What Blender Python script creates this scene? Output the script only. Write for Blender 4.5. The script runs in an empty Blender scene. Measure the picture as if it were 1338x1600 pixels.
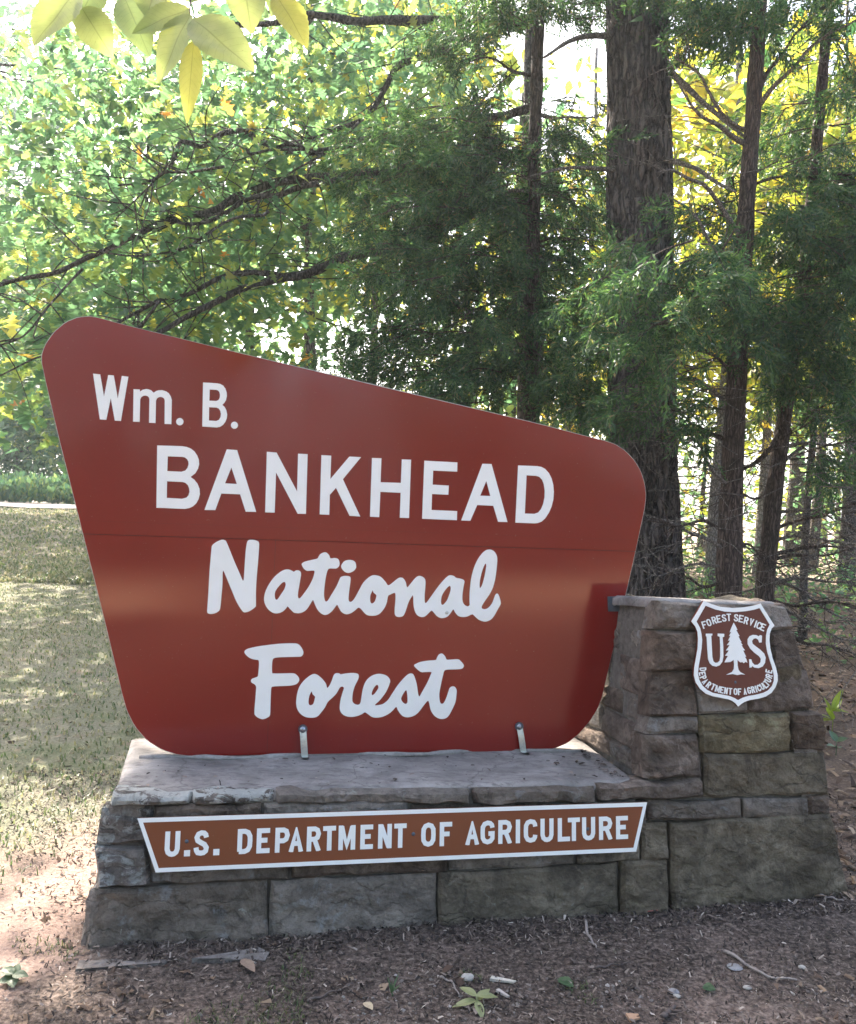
import bpy, math, random
import numpy as np
from mathutils import Vector, Matrix
from mathutils.geometry import delaunay_2d_cdt

# ------------------------------------------------------------------ camera
PW, PH, F = 1338.0, 1600.0, 1300.0
HC = 1.55
ROLL = math.atan(0.0417)
HR = np.array([math.cos(ROLL), math.sin(ROLL)])
UP = np.array([math.sin(ROLL), -math.cos(ROLL)])
PITCH = -math.atan(float(np.array([0, -10.0]) @ UP) / F)
CAM = np.array([0.0, 0.0, HC])
_c, _s = math.cos(PITCH), math.sin(PITCH)

S = bpy.context.scene
COL = S.collection
cam_d = bpy.data.cameras.new("camera")
cam_o = bpy.data.objects.new("camera", cam_d)
COL.objects.link(cam_o)
cam_d.sensor_fit = 'VERTICAL'
cam_d.sensor_height = 36.0
cam_d.sensor_width = 36.0
cam_d.lens = F / PH * 36.0
cam_d.clip_start = 0.05
cam_d.clip_end = 1500
cx = Vector((HR[0], -UP[0] * _s, UP[0] * _c))
cy = Vector((-HR[1], UP[1] * _s, -UP[1] * _c))
cz = Vector((0, -_c, -_s))
R3 = Matrix((cx, cy, cz)).transposed()
cam_o.matrix_world = Matrix.Translation(Vector(CAM)) @ R3.to_4x4()
S.camera = cam_o

# ------------------------------------------------------------------ light
SUN_EL, SUN_AZ = math.radians(47), math.radians(-30)      # azimuth from +Y towards +X
SUN_DIR = np.array([math.sin(SUN_AZ) * math.cos(SUN_EL), math.cos(SUN_AZ) * math.cos(SUN_EL), math.sin(SUN_EL)])
W = bpy.data.worlds.new("World")
S.world = W
W.use_nodes = True
wn = W.node_tree.nodes
wn.clear()
sky = wn.new('ShaderNodeTexSky')
sky.sky_type = 'NISHITA'
sky.sun_disc = False
sky.sun_elevation = SUN_EL
sky.sun_rotation = SUN_AZ
sky.air_density = 1.0
sky.dust_density = 5.0
sky.ozone_density = 0.4
bg = wn.new('ShaderNodeBackground')
bg.inputs[1].default_value = 0.15
wo = wn.new('ShaderNodeOutputWorld')
W.node_tree.links.new(sky.outputs[0], bg.inputs[0])
W.node_tree.links.new(bg.outputs[0], wo.inputs[0])
sd = bpy.data.lights.new("sun", 'SUN')
sd.energy = 4.2
sd.angle = math.radians(0.5)
sd.color = (1.0, 0.93, 0.82)
so = bpy.data.objects.new("sun", sd)
COL.objects.link(so)
so.rotation_euler = Vector(SUN_DIR).to_track_quat('Z', 'Y').to_euler()
S.view_settings.view_transform = 'Standard'
S.view_settings.look = 'None'
S.view_settings.exposure = 2.4
S.view_settings.gamma = 1.0
S.view_settings.use_curve_mapping = False
S.render.engine = 'CYCLES'
S.cycles.use_denoising = True
S.cycles.max_bounces = 8
S.cycles.diffuse_bounces = 4
S.cycles.glossy_bounces = 3
S.cycles.transmission_bounces = 6
S.cycles.sample_clamp_indirect = 8.0

HAZE = 0.0012
S.cycles.volume_bounces = 1
rng = np.random.default_rng(7)
random.seed(7)

# ------------------------------------------------------------------ geometry helpers
def ray(px, py):
    v = np.array([px - PW / 2, py - PH / 2])
    a, b = v @ HR, v @ UP
    return np.array([a, F * _c - b * _s, F * _s + b * _c]) / F

def at(px, py, Y):
    r = ray(px, py)
    return CAM + r * (Y / r[1])

def onplane(px, py, p0, n):
    r = ray(px, py)
    return CAM + r * (((np.asarray(p0) - CAM) @ n) / (r @ n))

def _hash(ix, iy, iz, seed):
    h = (ix * 374761393 + iy * 668265263 + iz * 2147483647 + seed * 1274126177) & 0xFFFFFFFF
    h = ((h ^ (h >> 13)) * 1274126177) & 0xFFFFFFFF
    h = h ^ (h >> 16)
    return (h & 0xFFFF) / 65535.0

def vnoise(p, seed=0):
    p = np.asarray(p, float)
    i = np.floor(p).astype(np.int64)
    f = p - i
    f = f * f * (3 - 2 * f)
    out = 0
    for dx in (0, 1):
        wx = f[..., 0] if dx else 1 - f[..., 0]
        for dy in (0, 1):
            wy = f[..., 1] if dy else 1 - f[..., 1]
            for dz in (0, 1):
                wz = f[..., 2] if dz else 1 - f[..., 2]
                out = out + wx * wy * wz * _hash(i[..., 0] + dx, i[..., 1] + dy, i[..., 2] + dz, seed)
    return out * 2 - 1

def fbm(p, octaves=4, seed=0):
    p = np.asarray(p, float)
    a, s, o = 0.5, 1.0, 0
    for k in range(octaves):
        o = o + a * vnoise(p * s, seed + k * 17)
        a *= 0.5
        s *= 2.03
    return o

def mesh_np(name, V, faces, mats=(), midx=None, smooth=False, uv=None):
    """faces: int array (M,3) or (M,4)"""
    V = np.asarray(V, np.float32)
    faces = np.asarray(faces, np.int32)
    me = bpy.data.meshes.new(name)
    k = faces.shape[1]
    me.vertices.add(len(V))
    me.vertices.foreach_set("co", V.ravel())
    me.loops.add(faces.size)
    me.loops.foreach_set("vertex_index", faces.ravel())
    me.polygons.add(len(faces))
    me.polygons.foreach_set("loop_start", np.arange(0, faces.size, k, dtype=np.int32))
    if midx is not None:
        me.polygons.foreach_set("material_index", np.asarray(midx, np.int32))
    me.polygons.foreach_set("use_smooth", np.full(len(faces), bool(smooth)))
    if uv is not None:
        lay = me.uv_layers.new(name="UVMap")
        lay.data.foreach_set("uv", np.asarray(uv, np.float32)[faces.ravel()].ravel())
    me.update(calc_edges=True)
    me.validate()
    for m in mats:
        me.materials.append(m)
    return me

def wloc(o):
    l = np.zeros(3)
    while o is not None:
        l = l + np.array(o.location)
        o = o.parent
    return l

def obj(name, V, faces, mat, parent=None, **kw):
    mats = mat if isinstance(mat, (list, tuple)) else [mat]
    V = np.asarray(V, float)
    if parent is not None:
        V = V - wloc(parent)
    me = mesh_np(name, V, faces, mats, **kw)
    o = bpy.data.objects.new(name, me)
    COL.objects.link(o)
    if parent is not None:
        o.parent = parent
    return o

def top(name, V, faces, mat, loc, **kw):
    """a thing that is one mesh, its origin at loc"""
    loc = np.asarray(loc, float)
    mats = mat if isinstance(mat, (list, tuple)) else [mat]
    me = mesh_np(name, np.asarray(V, float) - loc, faces, mats, **kw)
    o = bpy.data.objects.new(name, me)
    o.location = loc
    COL.objects.link(o)
    return o

def tag(o, label=None, cat=None, group=None, kind=None):
    if label: o['label'] = label
    if cat: o['category'] = cat
    if group: o['group'] = group
    if kind: o['kind'] = kind
    return o

def thing(name, loc, label, cat, group=None):
    o = bpy.data.objects.new(name, None)
    o.empty_display_size = 0.2
    o.location = loc
    COL.objects.link(o)
    return tag(o, label, cat, group)

def join(parts):
    V, Fs, n = [], [], 0
    for v, f in parts:
        V.append(np.asarray(v, float)); Fs.append(np.asarray(f, np.int64) + n); n += len(v)
    return np.concatenate(V), np.concatenate(Fs)

def tri(f):
    f = np.asarray(f)
    return f if f.shape[1] == 3 else np.concatenate([f[:, [0, 1, 2]], f[:, [0, 2, 3]]])

def tube(pts, radii, sides=8, cap=True, rough=0.0, seed=0):
    P = np.asarray(pts, float)
    n = len(P)
    rad = np.broadcast_to(np.asarray(radii, float), (n,))
    T = np.gradient(P, axis=0)
    T /= np.linalg.norm(T, axis=1)[:, None] + 1e-12
    ref = np.array([0, 0, 1.0]) if abs(T[0][2]) < 0.9 else np.array([1.0, 0, 0])
    V = np.zeros((n, sides, 3))
    a = np.linspace(0, 2 * np.pi, sides, endpoint=False)
    x = np.cross(ref, T[0]); x /= np.linalg.norm(x)
    for i in range(n):
        x = x - T[i] * (x @ T[i]); x /= np.linalg.norm(x) + 1e-12
        y = np.cross(T[i], x)
        V[i] = P[i] + rad[i] * (np.cos(a)[:, None] * x + np.sin(a)[:, None] * y)
    if rough:
        nn = vnoise(V.reshape(-1, 3) * (0.7 / max(rad.max(), 1e-3)), seed).reshape(n, sides)
        c = P[:, None, :]
        V = c + (V - c) * (1 + rough * nn)[..., None]
    V = V.reshape(-1, 3)
    i, j = np.meshgrid(np.arange(n - 1), np.arange(sides), indexing='ij')
    j2 = (j + 1) % sides
    q = np.stack([i * sides + j, i * sides + j2, (i + 1) * sides + j2, (i + 1) * sides + j], -1).reshape(-1, 4)
    f = tri(q)
    if cap:
        extra = []
        for b, o in ((0, -1), ((n - 1) * sides, 1)):
            for k in range(1, sides - 1):
                extra.append((b, b + k + 1, b + k) if o < 0 else (b, b + k, b + k + 1))
        f = np.concatenate([f, np.array(extra)])
    return V, f

def spline(pts, n):
    P = np.asarray(pts, float)
    P = np.vstack([2 * P[0] - P[1], P, 2 * P[-1] - P[-2]])
    out = []
    segs = len(P) - 3
    for t in np.linspace(0, segs - 1e-6, n):
        i = int(t); f = t - i
        p0, p1, p2, p3 = P[i:i + 4]
        out.append(0.5 * ((2 * p1) + (-p0 + p2) * f + (2 * p0 - 5 * p1 + 4 * p2 - p3) * f * f + (-p0 + 3 * p1 - 3 * p2 + p3) * f ** 3))
    return np.array(out)

def smooth_loop(pts, k=4):
    P = np.asarray(pts, float)
    n = len(P); out = []
    for i in range(n):
        p0, p1, p2, p3 = P[i - 1], P[i], P[(i + 1) % n], P[(i + 2) % n]
        for t in np.arange(k) / k:
            out.append(0.5 * ((2 * p1) + (-p0 + p2) * t + (2 * p0 - 5 * p1 + 4 * p2 - p3) * t * t + (-p0 + 3 * p1 - 3 * p2 + p3) * t ** 3))
    return np.array(out)

def box(c, ex, ey, ez, hx, hy, hz):
    c, ex, ey, ez = map(lambda a: np.asarray(a, float), (c, ex, ey, ez))
    V = [c + sx * hx * ex + sy * hy * ey + sz * hz * ez for sz in (-1, 1) for sy in (-1, 1) for sx in (-1, 1)]
    f = [(0, 2, 3), (0, 3, 1), (4, 5, 7), (4, 7, 6), (0, 1, 5), (0, 5, 4), (2, 6, 7), (2, 7, 3), (0, 4, 6), (0, 6, 2), (1, 3, 7), (1, 7, 5)]
    return np.array(V), np.array(f)

def hemi(c, n, r, h, seg=12, rings=4):
    n = np.asarray(n, float); n = n / np.linalg.norm(n)
    x = np.cross(n, [0.3, 0.2, 0.9]); x /= np.linalg.norm(x); y = np.cross(n, x)
    V, f = [], []
    for i in range(rings):
        a = i / rings * math.pi / 2
        for j in range(seg):
            t = 2 * math.pi * j / seg
            V.append(np.asarray(c) + n * h * math.sin(a) + r * math.cos(a) * (math.cos(t) * x + math.sin(t) * y))
    V.append(np.asarray(c) + n * h)
    for i in range(rings - 1):
        for j in range(seg):
            a, b = i * seg + j, i * seg + (j + 1) % seg
            f += [(a, b, b + seg), (a, b + seg, a + seg)]
    for j in range(seg):
        f.append(((rings - 1) * seg + j, (rings - 1) * seg + (j + 1) % seg, len(V) - 1))
    return np.array(V), np.array(f)

def area2(p):
    p = np.asarray(p)
    x, y = p[:, 0], p[:, 1]
    return 0.5 * np.sum(x * np.roll(y, -1) - np.roll(x, -1) * y)

def fill(polys, holes=()):
    """union of polygons minus holes -> 2D verts, tris"""
    vs, fs = [], []
    for p in list(polys) + list(holes):
        p = np.asarray(p, float)
        if area2(p) < 0: p = p[::-1]
        fs.append(list(range(len(vs), len(vs) + len(p))))
        vs += [Vector((a, b)) for a, b in p]
    r = delaunay_2d_cdt(vs, [], fs, 0, 1e-6)
    np_ = len(polys)
    keep = [f for f, o in zip(r[2], r[5]) if any(k < np_ for k in o) and not any(k >= np_ for k in o)]
    return np.array([(v.x, v.y) for v in r[0]]), np.array(keep)

class Plane:
    def __init__(self, p0, ex, ey):
        self.p0 = np.asarray(p0, float); self.ex = np.asarray(ex, float); self.ey = np.asarray(ey, float)
        self.n = np.cross(self.ex, self.ey); self.n /= np.linalg.norm(self.n)
    def off(self, h):
        return Plane(self.p0 + self.n * h, self.ex, self.ey)
    def px(self, x, y):
        q = onplane(x, y, self.p0, self.n) - self.p0
        return np.array([q @ self.ex, q @ self.ey])
    def pxs(self, pts):
        return np.array([self.px(x, y) for x, y in pts])
    def w(self, P2, h=0.0):
        P2 = np.asarray(P2, float)
        return self.p0 + P2[..., :1] * self.ex + P2[..., 1:2] * self.ey + self.n * h

def slab(plane, polys, holes, h0, h1):
    """extruded flat shape on a plane between heights h0 (back) and h1 (front)"""
    P2, T = fill(polys, holes)
    used = np.unique(T)
    remap = -np.ones(len(P2), int); remap[used] = np.arange(len(used))
    P2 = P2[used]; T = remap[T]
    n = len(P2)
    V = np.concatenate([plane.w(P2, h1), plane.w(P2, h0)])
    e = {}
    for t in T:
        for a, b in ((t[0], t[1]), (t[1], t[2]), (t[2], t[0])):
            if (b, a) in e: del e[(b, a)]
            else: e[(a, b)] = 1
    f = [tuple(t) for t in T] + [(t[0] + n, t[2] + n, t[1] + n) for t in T]
    for a, b in e:
        f += [(a, a + n, b + n), (a, b + n, b)]
    return V, np.array(f)

def frames(fwd, nrm):
    fwd = fwd / (np.linalg.norm(fwd, axis=1)[:, None] + 1e-9)
    side = np.cross(fwd, nrm)
    side /= np.linalg.norm(side, axis=1)[:, None] + 1e-9
    nn = np.cross(side, fwd)
    return np.stack([side, fwd, nn], -1)          # columns

def scatter(protos, pos, M, scale, pick=None):
    """copies of prototype (V,T) merged in one vertex/tri array"""
    N = len(pos)
    if pick is None: pick = rng.integers(0, len(protos), N)
    Vs, Ts, n = [], [], 0
    scale = np.broadcast_to(np.asarray(scale, float), (N,))
    for k, (v, t) in enumerate(protos):
        idx = np.where(pick == k)[0]
        if not len(idx): continue
        v = np.asarray(v, float)
        vv = np.einsum('nij,mj->nmi', M[idx], v) * scale[idx][:, None, None] + pos[idx][:, None, :]
        tt = np.asarray(t)[None] + (np.arange(len(idx)) * len(v))[:, None, None] + n
        Vs.append(vv.reshape(-1, 3)); Ts.append(tt.reshape(-1, 3)); n += len(idx) * len(v)
    return np.concatenate(Vs), np.concatenate(Ts)

def unit(n):
    v = rng.normal(size=(n, 3))
    return v / np.linalg.norm(v, axis=1)[:, None]

# ------------------------------------------------------------------ materials
class NT:
    def __init__(self, name):
        self.m = bpy.data.materials.new(name)
        self.m.use_nodes = True
        self.t = self.m.node_tree
        self.n = self.t.nodes
        self.b = self.n.get('Principled BSDF')
        self.out = self.n.get('Material Output')
    def new(self, t, **kw):
        x = self.n.new(t)
        for k, v in kw.items(): setattr(x, k, v)
        return x
    def link(self, a, b): self.t.links.new(a, b)
    def set(self, sock, v):
        if hasattr(v, 'is_linked') or hasattr(v, 'links'): self.link(v, sock)
        else: sock.default_value = v
    def pos(self):
        return self.new('ShaderNodeNewGeometry').outputs['Position']
    def mapping(self, src, scale=(1, 1, 1), loc=(0, 0, 0), rot=(0, 0, 0)):
        m = self.new('ShaderNodeMapping')
        self.link(src, m.inputs[0]); m.inputs[1].default_value = loc; m.inputs[2].default_value = rot; m.inputs[3].default_value = scale
        return m.outputs[0]
    def noise(self, src, scale, detail=4, rough=0.6, dist=0.0):
        x = self.new('ShaderNodeTexNoise')
        self.link(src, x.inputs['Vector']); x.inputs['Scale'].default_value = scale; x.inputs['Detail'].default_value = detail
        x.inputs['Roughness'].default_value = rough; x.inputs['Distortion'].default_value = dist
        return x.outputs[0]
    def voro(self, src, scale, feature='F1', out=0):
        x = self.new('ShaderNodeTexVoronoi', feature=feature)
        self.link(src, x.inputs['Vector']); x.inputs['Scale'].default_value = scale
        return x.outputs[out]
    def ramp(self, src, stops, interp='LINEAR'):
        x = self.new('ShaderNodeValToRGB')
        x.color_ramp.interpolation = interp
        el = x.color_ramp.elements
        while len(el) < len(stops): el.new(0.5)
        for e, (p, c) in zip(el, stops):
            e.position = p
            e.color = c if len(c) == 4 else (*c, 1)
        self.link(src, x.inputs[0])
        return x.outputs[0]
    def rampf(self, src, a, b, va=0.0, vb=1.0):
        x = self.new('ShaderNodeMapRange')
        self.link(src, x.inputs[0])
        for i, v in enumerate((a, b, va, vb)): x.inputs[i + 1].default_value = v
        return x.outputs[0]
    def mix(self, fac, a, b, mode='MIX'):
        x = self.new('ShaderNodeMix', data_type='RGBA', blend_type=mode)
        self.set(x.inputs[0], fac)
        for s, v in ((x.inputs[6], a), (x.inputs[7], b)):
            if isinstance(v, tuple): s.default_value = (*v, 1) if len(v) == 3 else v
            else: self.link(v, s)
        return x.outputs[2]
    def math(self, op, a, b=0.0):
        x = self.new('ShaderNodeMath', operation=op)
        self.set(x.inputs[0], a); self.set(x.inputs[1], b)
        return x.outputs[0]
    def sep(self, src):
        x = self.new('ShaderNodeSeparateXYZ'); self.link(src, x.inputs[0]); return x.outputs
    def bump(self, h, strength=0.4, dist=0.02, prev=None):
        x = self.new('ShaderNodeBump')
        x.inputs['Strength'].default_value = strength; x.inputs['Distance'].default_value = dist
        self.link(h, x.inputs['Height'])
        if prev is not None: self.link(prev, x.inputs['Normal'])
        self.link(x.outputs[0], self.b.inputs['Normal'])
        return x.outputs[0]
    def fin(self, color=None, rough=0.8, spec=0.3, metal=0.0):
        if color is not None:
            if isinstance(color, tuple): self.b.inputs['Base Color'].default_value = (*color, 1)
            else: self.link(color, self.b.inputs['Base Color'])
        self.set(self.b.inputs['Roughness'], rough)
        self.b.inputs['Specular IOR Level'].default_value = spec
        self.b.inputs['Metallic'].default_value = metal
        return self.m

def mat_stone(name, c1, c2, c3, lichen=0.0, lcol=(0.42, 0.42, 0.36)):
    k = NT(name)
    p = k.pos()
    oi = k.new('ShaderNodeObjectInfo')
    n1 = k.noise(p, 7.0, 8, 0.72, 0.5)
    n2 = k.noise(p, 26.0, 7, 0.75, 0.3)
    n3 = k.noise(k.mapping(p, (1, 1, 2.2), (3, 1, 7)), 2.6, 5, 0.65, 0.8)
    col = k.ramp(n1, [(0.34, c1), (0.50, c2), (0.66, c3)])
    col = k.mix(k.rampf(n2, 0.50, 0.68, 0.0, 0.7), col, tuple(x * 0.34 for x in c2))
    col = k.mix(k.rampf(n3, 0.52, 0.66, 0.0, 0.55), col, tuple(x * .42 for x in c2))
    n4 = k.noise(k.mapping(p, (1, 1, 1), (5, 9, 2)), 11, 6, 0.7, 0.5)
    col = k.mix(k.rampf(n4, 0.56, 0.66, 0.0, 0.6), col, tuple(min(.42, x * 1.9 + .03) for x in c2))
    hv = k.new('ShaderNodeHueSaturation')
    k.link(col, hv.inputs['Color'])
    k.link(k.rampf(oi.outputs['Random'], 0, 1, 0.78, 1.25), hv.inputs['Value'])
    k.link(k.rampf(oi.outputs['Random'], 0, 1, 1.2, 0.8), hv.inputs['Saturation'])
    col = hv.outputs[0]
    v = k.noise(p, 75, 5, 0.8)
    col = k.mix(k.rampf(v, 0.60, 0.70, 0, 0.6), col, (0.27, 0.25, 0.23))
    col = k.mix(k.rampf(v, 0.40, 0.30, 0, 0.6), col, (0.025, 0.022, 0.02))
    if lichen > 0:
        l = k.noise(k.mapping(p, (1, 1, 1.6)), 13.0, 8, 0.72, 0.8)
        col = k.mix(k.rampf(l, 0.66 - lichen, 0.72 - lichen, 0, 0.8), col, lcol)
    wz = k.new('ShaderNodeVectorMath', operation='MULTIPLY_ADD')
    wt = k.new('ShaderNodeTexNoise'); k.link(p, wt.inputs['Vector']); wt.inputs['Scale'].default_value = 9.0; wt.inputs['Detail'].default_value = 5
    k.link(wt.outputs['Color'], wz.inputs[0]); wz.inputs[1].default_value = (.16, .16, .16); k.link(p, wz.inputs[2])
    ck = k.voro(k.mapping(wz.outputs[0], (3.6, 3.6, 8.0)), 1.0, 'DISTANCE_TO_EDGE')
    ckm = k.math('MULTIPLY', k.rampf(ck, 0.0, 0.035, 1, 0), k.rampf(n3, .42, .56))
    col = k.mix(k.math('MULTIPLY', ckm, .38), col, (0.04, 0.034, 0.03))  # recess shade of the cracks put into the colour
    sh = k.voro(k.mapping(wz.outputs[0], (6.5, 6.5, 12.0), (2, 2, 2)), 1.0, 'F1', 1)
    shv = k.new('ShaderNodeHueSaturation'); k.link(col, shv.inputs['Color'])
    k.link(k.rampf(sh, 0, 1, .80, 1.22), shv.inputs['Value']); col = shv.outputs[0]
    h = k.math('SUBTRACT', k.math('ADD', k.math('MULTIPLY', n2, 0.8), k.math('MULTIPLY', n1, 1.0)), k.math('MULTIPLY', ckm, .2))
    b = k.bump(h, 1.0, 0.045)
    k.bump(v, 0.7, 0.006, b)
    return k.fin(col, 0.9, 0.25)

ST_GREY = mat_stone("stone_grey", (0.16, 0.132, 0.110), (0.29, 0.242, 0.203), (0.39, 0.33, 0.28), 0.03)
ST_BROWN = mat_stone("stone_brown", (0.090, 0.066, 0.052), (0.20, 0.148, 0.115), (0.30, 0.23, 0.185), 0.0)
ST_OLIVE = mat_stone("stone_olive", (0.098, 0.077, 0.055), (0.195, 0.155, 0.108), (0.29, 0.235, 0.165), 0.03, (0.30, 0.29, 0.24))
ST_BUFF = mat_stone("stone_buff", (0.15, 0.115, 0.060), (0.25, 0.195, 0.110), (0.33, 0.27, 0.17), 0.0)
ST_LICHEN = mat_stone("stone_with_pale_lichen", (0.10, 0.086, 0.076), (0.19, 0.163, 0.145), (0.28, 0.24, 0.21), 0.15, (0.48, 0.48, 0.45))

ST_CAP = mat_stone("cap_stone_with_white_lichen", (0.10, 0.086, 0.076), (0.19, 0.163, 0.145), (0.28, 0.24, 0.21), 0.21, (0.62, 0.62, 0.58))

def mat_slab():
    k = NT("weathered_ledge_stone")
    p = k.pos()
    n1 = k.noise(p, 3.0, 5, 0.65, 0.4); n2 = k.noise(p, 45, 4, 0.7); n3 = k.noise(k.mapping(p, (1, 5, 1)), 8, 4, 0.6)
    col = k.ramp(n1, [(0.32, (0.13, 0.115, 0.105)), (0.5, (0.24, 0.215, 0.20)), (0.70, (0.38, 0.345, 0.32))])
    col = k.mix(k.rampf(n3, 0.55, 0.75, 0, 0.6), col, (0.12, 0.10, 0.10))
    col = k.mix(k.rampf(n2, 0.60, 0.75, 0, 0.6), col, (0.06, 0.05, 0.045))
    n4 = k.noise(k.mapping(p, (1, 2.5, 1), (4, 4, 4)), 14, 6, 0.75, 0.6)
    col = k.mix(k.rampf(n4, 0.52, 0.66, 0, 0.65), col, (0.085, 0.075, 0.072))
    col = k.mix(k.rampf(n4, 0.42, 0.32, 0, 0.5), col, (0.36, 0.33, 0.31))
    wz = k.new('ShaderNodeVectorMath', operation='MULTIPLY_ADD')
    wt = k.new('ShaderNodeTexNoise'); k.link(p, wt.inputs['Vector']); wt.inputs['Scale'].default_value = 7.0; wt.inputs['Detail'].default_value = 5
    k.link(wt.outputs['Color'], wz.inputs[0]); wz.inputs[1].default_value = (.2, .2, .2); k.link(p, wz.inputs[2])
    ck = k.rampf(k.voro(wz.outputs[0], 1.5, 'DISTANCE_TO_EDGE'), 0, .008, .5, 0)
    col = k.mix(ck, col, (0.05, 0.043, 0.04))
    b = k.bump(n1, 0.5, 0.02); b = k.bump(n4, .5, .012, b); k.bump(n2, 0.6, 0.006, b)
    return k.fin(col, 0.88, 0.3)
M_SLAB = mat_slab()

def mat_mortar():
    k = NT("mortar")
    p = k.pos()
    n = k.noise(p, 30, 5, 0.7)
    col = k.ramp(n, [(0.3, (0.07, 0.06, 0.052)), (0.7, (0.20, 0.175, 0.15))])
    k.bump(n, 0.6, 0.01)
    return k.fin(col, 0.95, 0.2)
M_MORTAR = mat_mortar()

def mat_red(name, col, rough, spec=0.3):
    k = NT(name)
    p = k.pos()
    n = k.noise(k.mapping(p, (0.6, 0.6, 1.6)), 2.0, 2, 0.4)
    f = k.noise(k.mapping(p, (1, 1, 14)), 60, 2, 0.5)
    c2 = tuple(x * 1.06 for x in col); c1 = tuple(x * 0.95 for x in col)
    cc = k.ramp(n, [(0.3, c1), (0.7, c2)])
    s = k.noise(p, 120, 2, 0.5)
    cc = k.mix(k.rampf(s, 0.72, 0.76, 0, 0.35), cc, (0.3, 0.16, 0.13))
    k.bump(f, 0.018, 0.002)
    r = k.rampf(n, 0.3, 0.7, rough - 0.04, rough + 0.06)
    return k.fin(cc, r, spec)
M_RED = mat_red("oxide_red_sign_sheet", (0.195, 0.0115, 0.0075), 0.10, 0.65)
M_BROWN = mat_red("brown_plate_paint", (0.20, 0.060, 0.024), 0.42)
M_SHIELD = mat_red("brown_shield_paint", (0.120, 0.032, 0.018), 0.42)

def mat_white():
    k = NT("white_sheeting")
    p = k.pos()
    n = k.noise(p, 14, 4, 0.6)
    col = k.ramp(n, [(0.3, (0.82, 0.81, 0.78)), (0.65, (0.86, 0.855, 0.835))])
    f = k.noise(k.mapping(p, (1, 1, 10)), 70, 2, 0.5)
    k.bump(f, 0.05, 0.002)
    return k.fin(col, 0.38, 0.5)
M_WHITE = mat_white()

def mat_metal(name, c, rough, metal=0.9):
    k = NT(name)
    p = k.pos()
    n = k.noise(p, 40, 4, 0.65)
    col = k.mix(k.rampf(n, 0.45, 0.7, 0, 0.6), c, tuple(x * 0.45 for x in c))
    k.bump(n, 0.15, 0.003)
    return k.fin(col, k.rampf(n, 0.3, 0.7, rough, rough + 0.2), 0.5, metal)
M_GALV = mat_metal("galvanised_strap", (0.62, 0.62, 0.58), 0.35)
M_STEEL = mat_metal("dull_steel_plate", (0.10, 0.115, 0.14), 0.45, 0.5)
M_BOLT = mat_metal("bolt_steel", (0.30, 0.31, 0.34), 0.22)
M_ALU = mat_metal("sheet_edge_aluminium", (0.5, 0.48, 0.46), 0.4)

def mat_leaf(name, stops, trans, tcol, fac=0.45, rough=0.5):
    k = NT(name)
    g = k.new('ShaderNodeNewGeometry')
    col = k.ramp(g.outputs['Random Per Island'], stops)
    n = k.noise(g.outputs['Position'], 0.9, 3, 0.5)
    hv = k.new('ShaderNodeHueSaturation')
    k.link(col, hv.inputs['Color'])
    k.link(k.rampf(n, 0.3, 0.7, 0.8, 1.2), hv.inputs['Value'])
    k.fin(hv.outputs[0], rough, 0.35)
    tr = k.new('ShaderNodeBsdfTranslucent')
    tc = k.mix(1.0, hv.outputs[0], tcol, 'MULTIPLY')
    k.link(tc, tr.inputs['Color'])
    mx = k.new('ShaderNodeMixShader')
    mx.inputs[0].default_value = fac
    k.link(k.b.outputs[0], mx.inputs[1]); k.link(tr.outputs[0], mx.inputs[2])
    k.link(mx.outputs[0], k.out.inputs[0])
    return k.m

G = lambda *a: a
LEAF_OAK = mat_leaf("oak_leaves", [(0, (0.042, 0.085, 0.055)), (0.55, (0.066, 0.118, 0.062)), (0.85, (0.125, 0.165, 0.056)), (0.990, (0.22, 0.20, 0.05)), (0.9995, (0.28, 0.11, 0.03))], 1, (3.15, 3.2, 2.3, 1), 0.5)
LEAF_YEL = mat_leaf("backlit_yellow_leaves", [(0, (0.075, 0.115, 0.025)), (0.4, (0.13, 0.16, 0.028)), (0.85, (0.23, 0.21, 0.03)), (1, (0.28, 0.19, 0.03))], 1, (3.1, 2.9, 1.8, 1), 0.5)  # yellow glow of backlit leaves put into the colour
LEAF_GRN = mat_leaf("green_leaves", [(0, (0.040, 0.085, 0.056)), (0.6, (0.064, 0.116, 0.060)), (1, (0.14, 0.17, 0.055))], 1, (3.15, 3.25, 2.35, 1), 0.5)
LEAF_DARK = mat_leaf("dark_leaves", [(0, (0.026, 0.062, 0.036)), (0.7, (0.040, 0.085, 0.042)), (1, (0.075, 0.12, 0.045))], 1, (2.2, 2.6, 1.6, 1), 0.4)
LEAF_CEDAR = mat_leaf("cedar_sprays", [(0, (0.020, 0.046, 0.026)), (0.5, (0.036, 0.074, 0.036)), (0.90, (0.080, 0.130, 0.050)), (1, (0.14, 0.10, 0.06))], 1, (2.6, 2.8, 1.6, 1), 0.36)
GRASS_M = mat_leaf("lawn_blades", [(0, (0.06, 0.10, 0.04)), (0.35, (0.115, 0.14, 0.075)), (0.65, (0.20, 0.19, 0.125)), (1, (0.30, 0.265, 0.19))], 1, (1.6, 1.6, 1.2, 1), 0.35)
WEED_M = mat_leaf("weed_leaves", [(0, (0.05, 0.08, 0.03)), (.6, (0.10, 0.12, 0.05)), (1, (0.20, 0.18, 0.11))], 1, (1.6, 1.6, 1.2, 1), 0.3)
LITTER_M = mat_leaf("fallen_leaf_litter", [(0, (0.05, 0.030, 0.022)), (0.5, (0.12, 0.075, 0.05)), (0.85, (0.22, 0.15, 0.10)), (1, (0.30, 0.22, 0.15))], 1, (1, 1, 1, 1), 0.1, 0.8)
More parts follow.
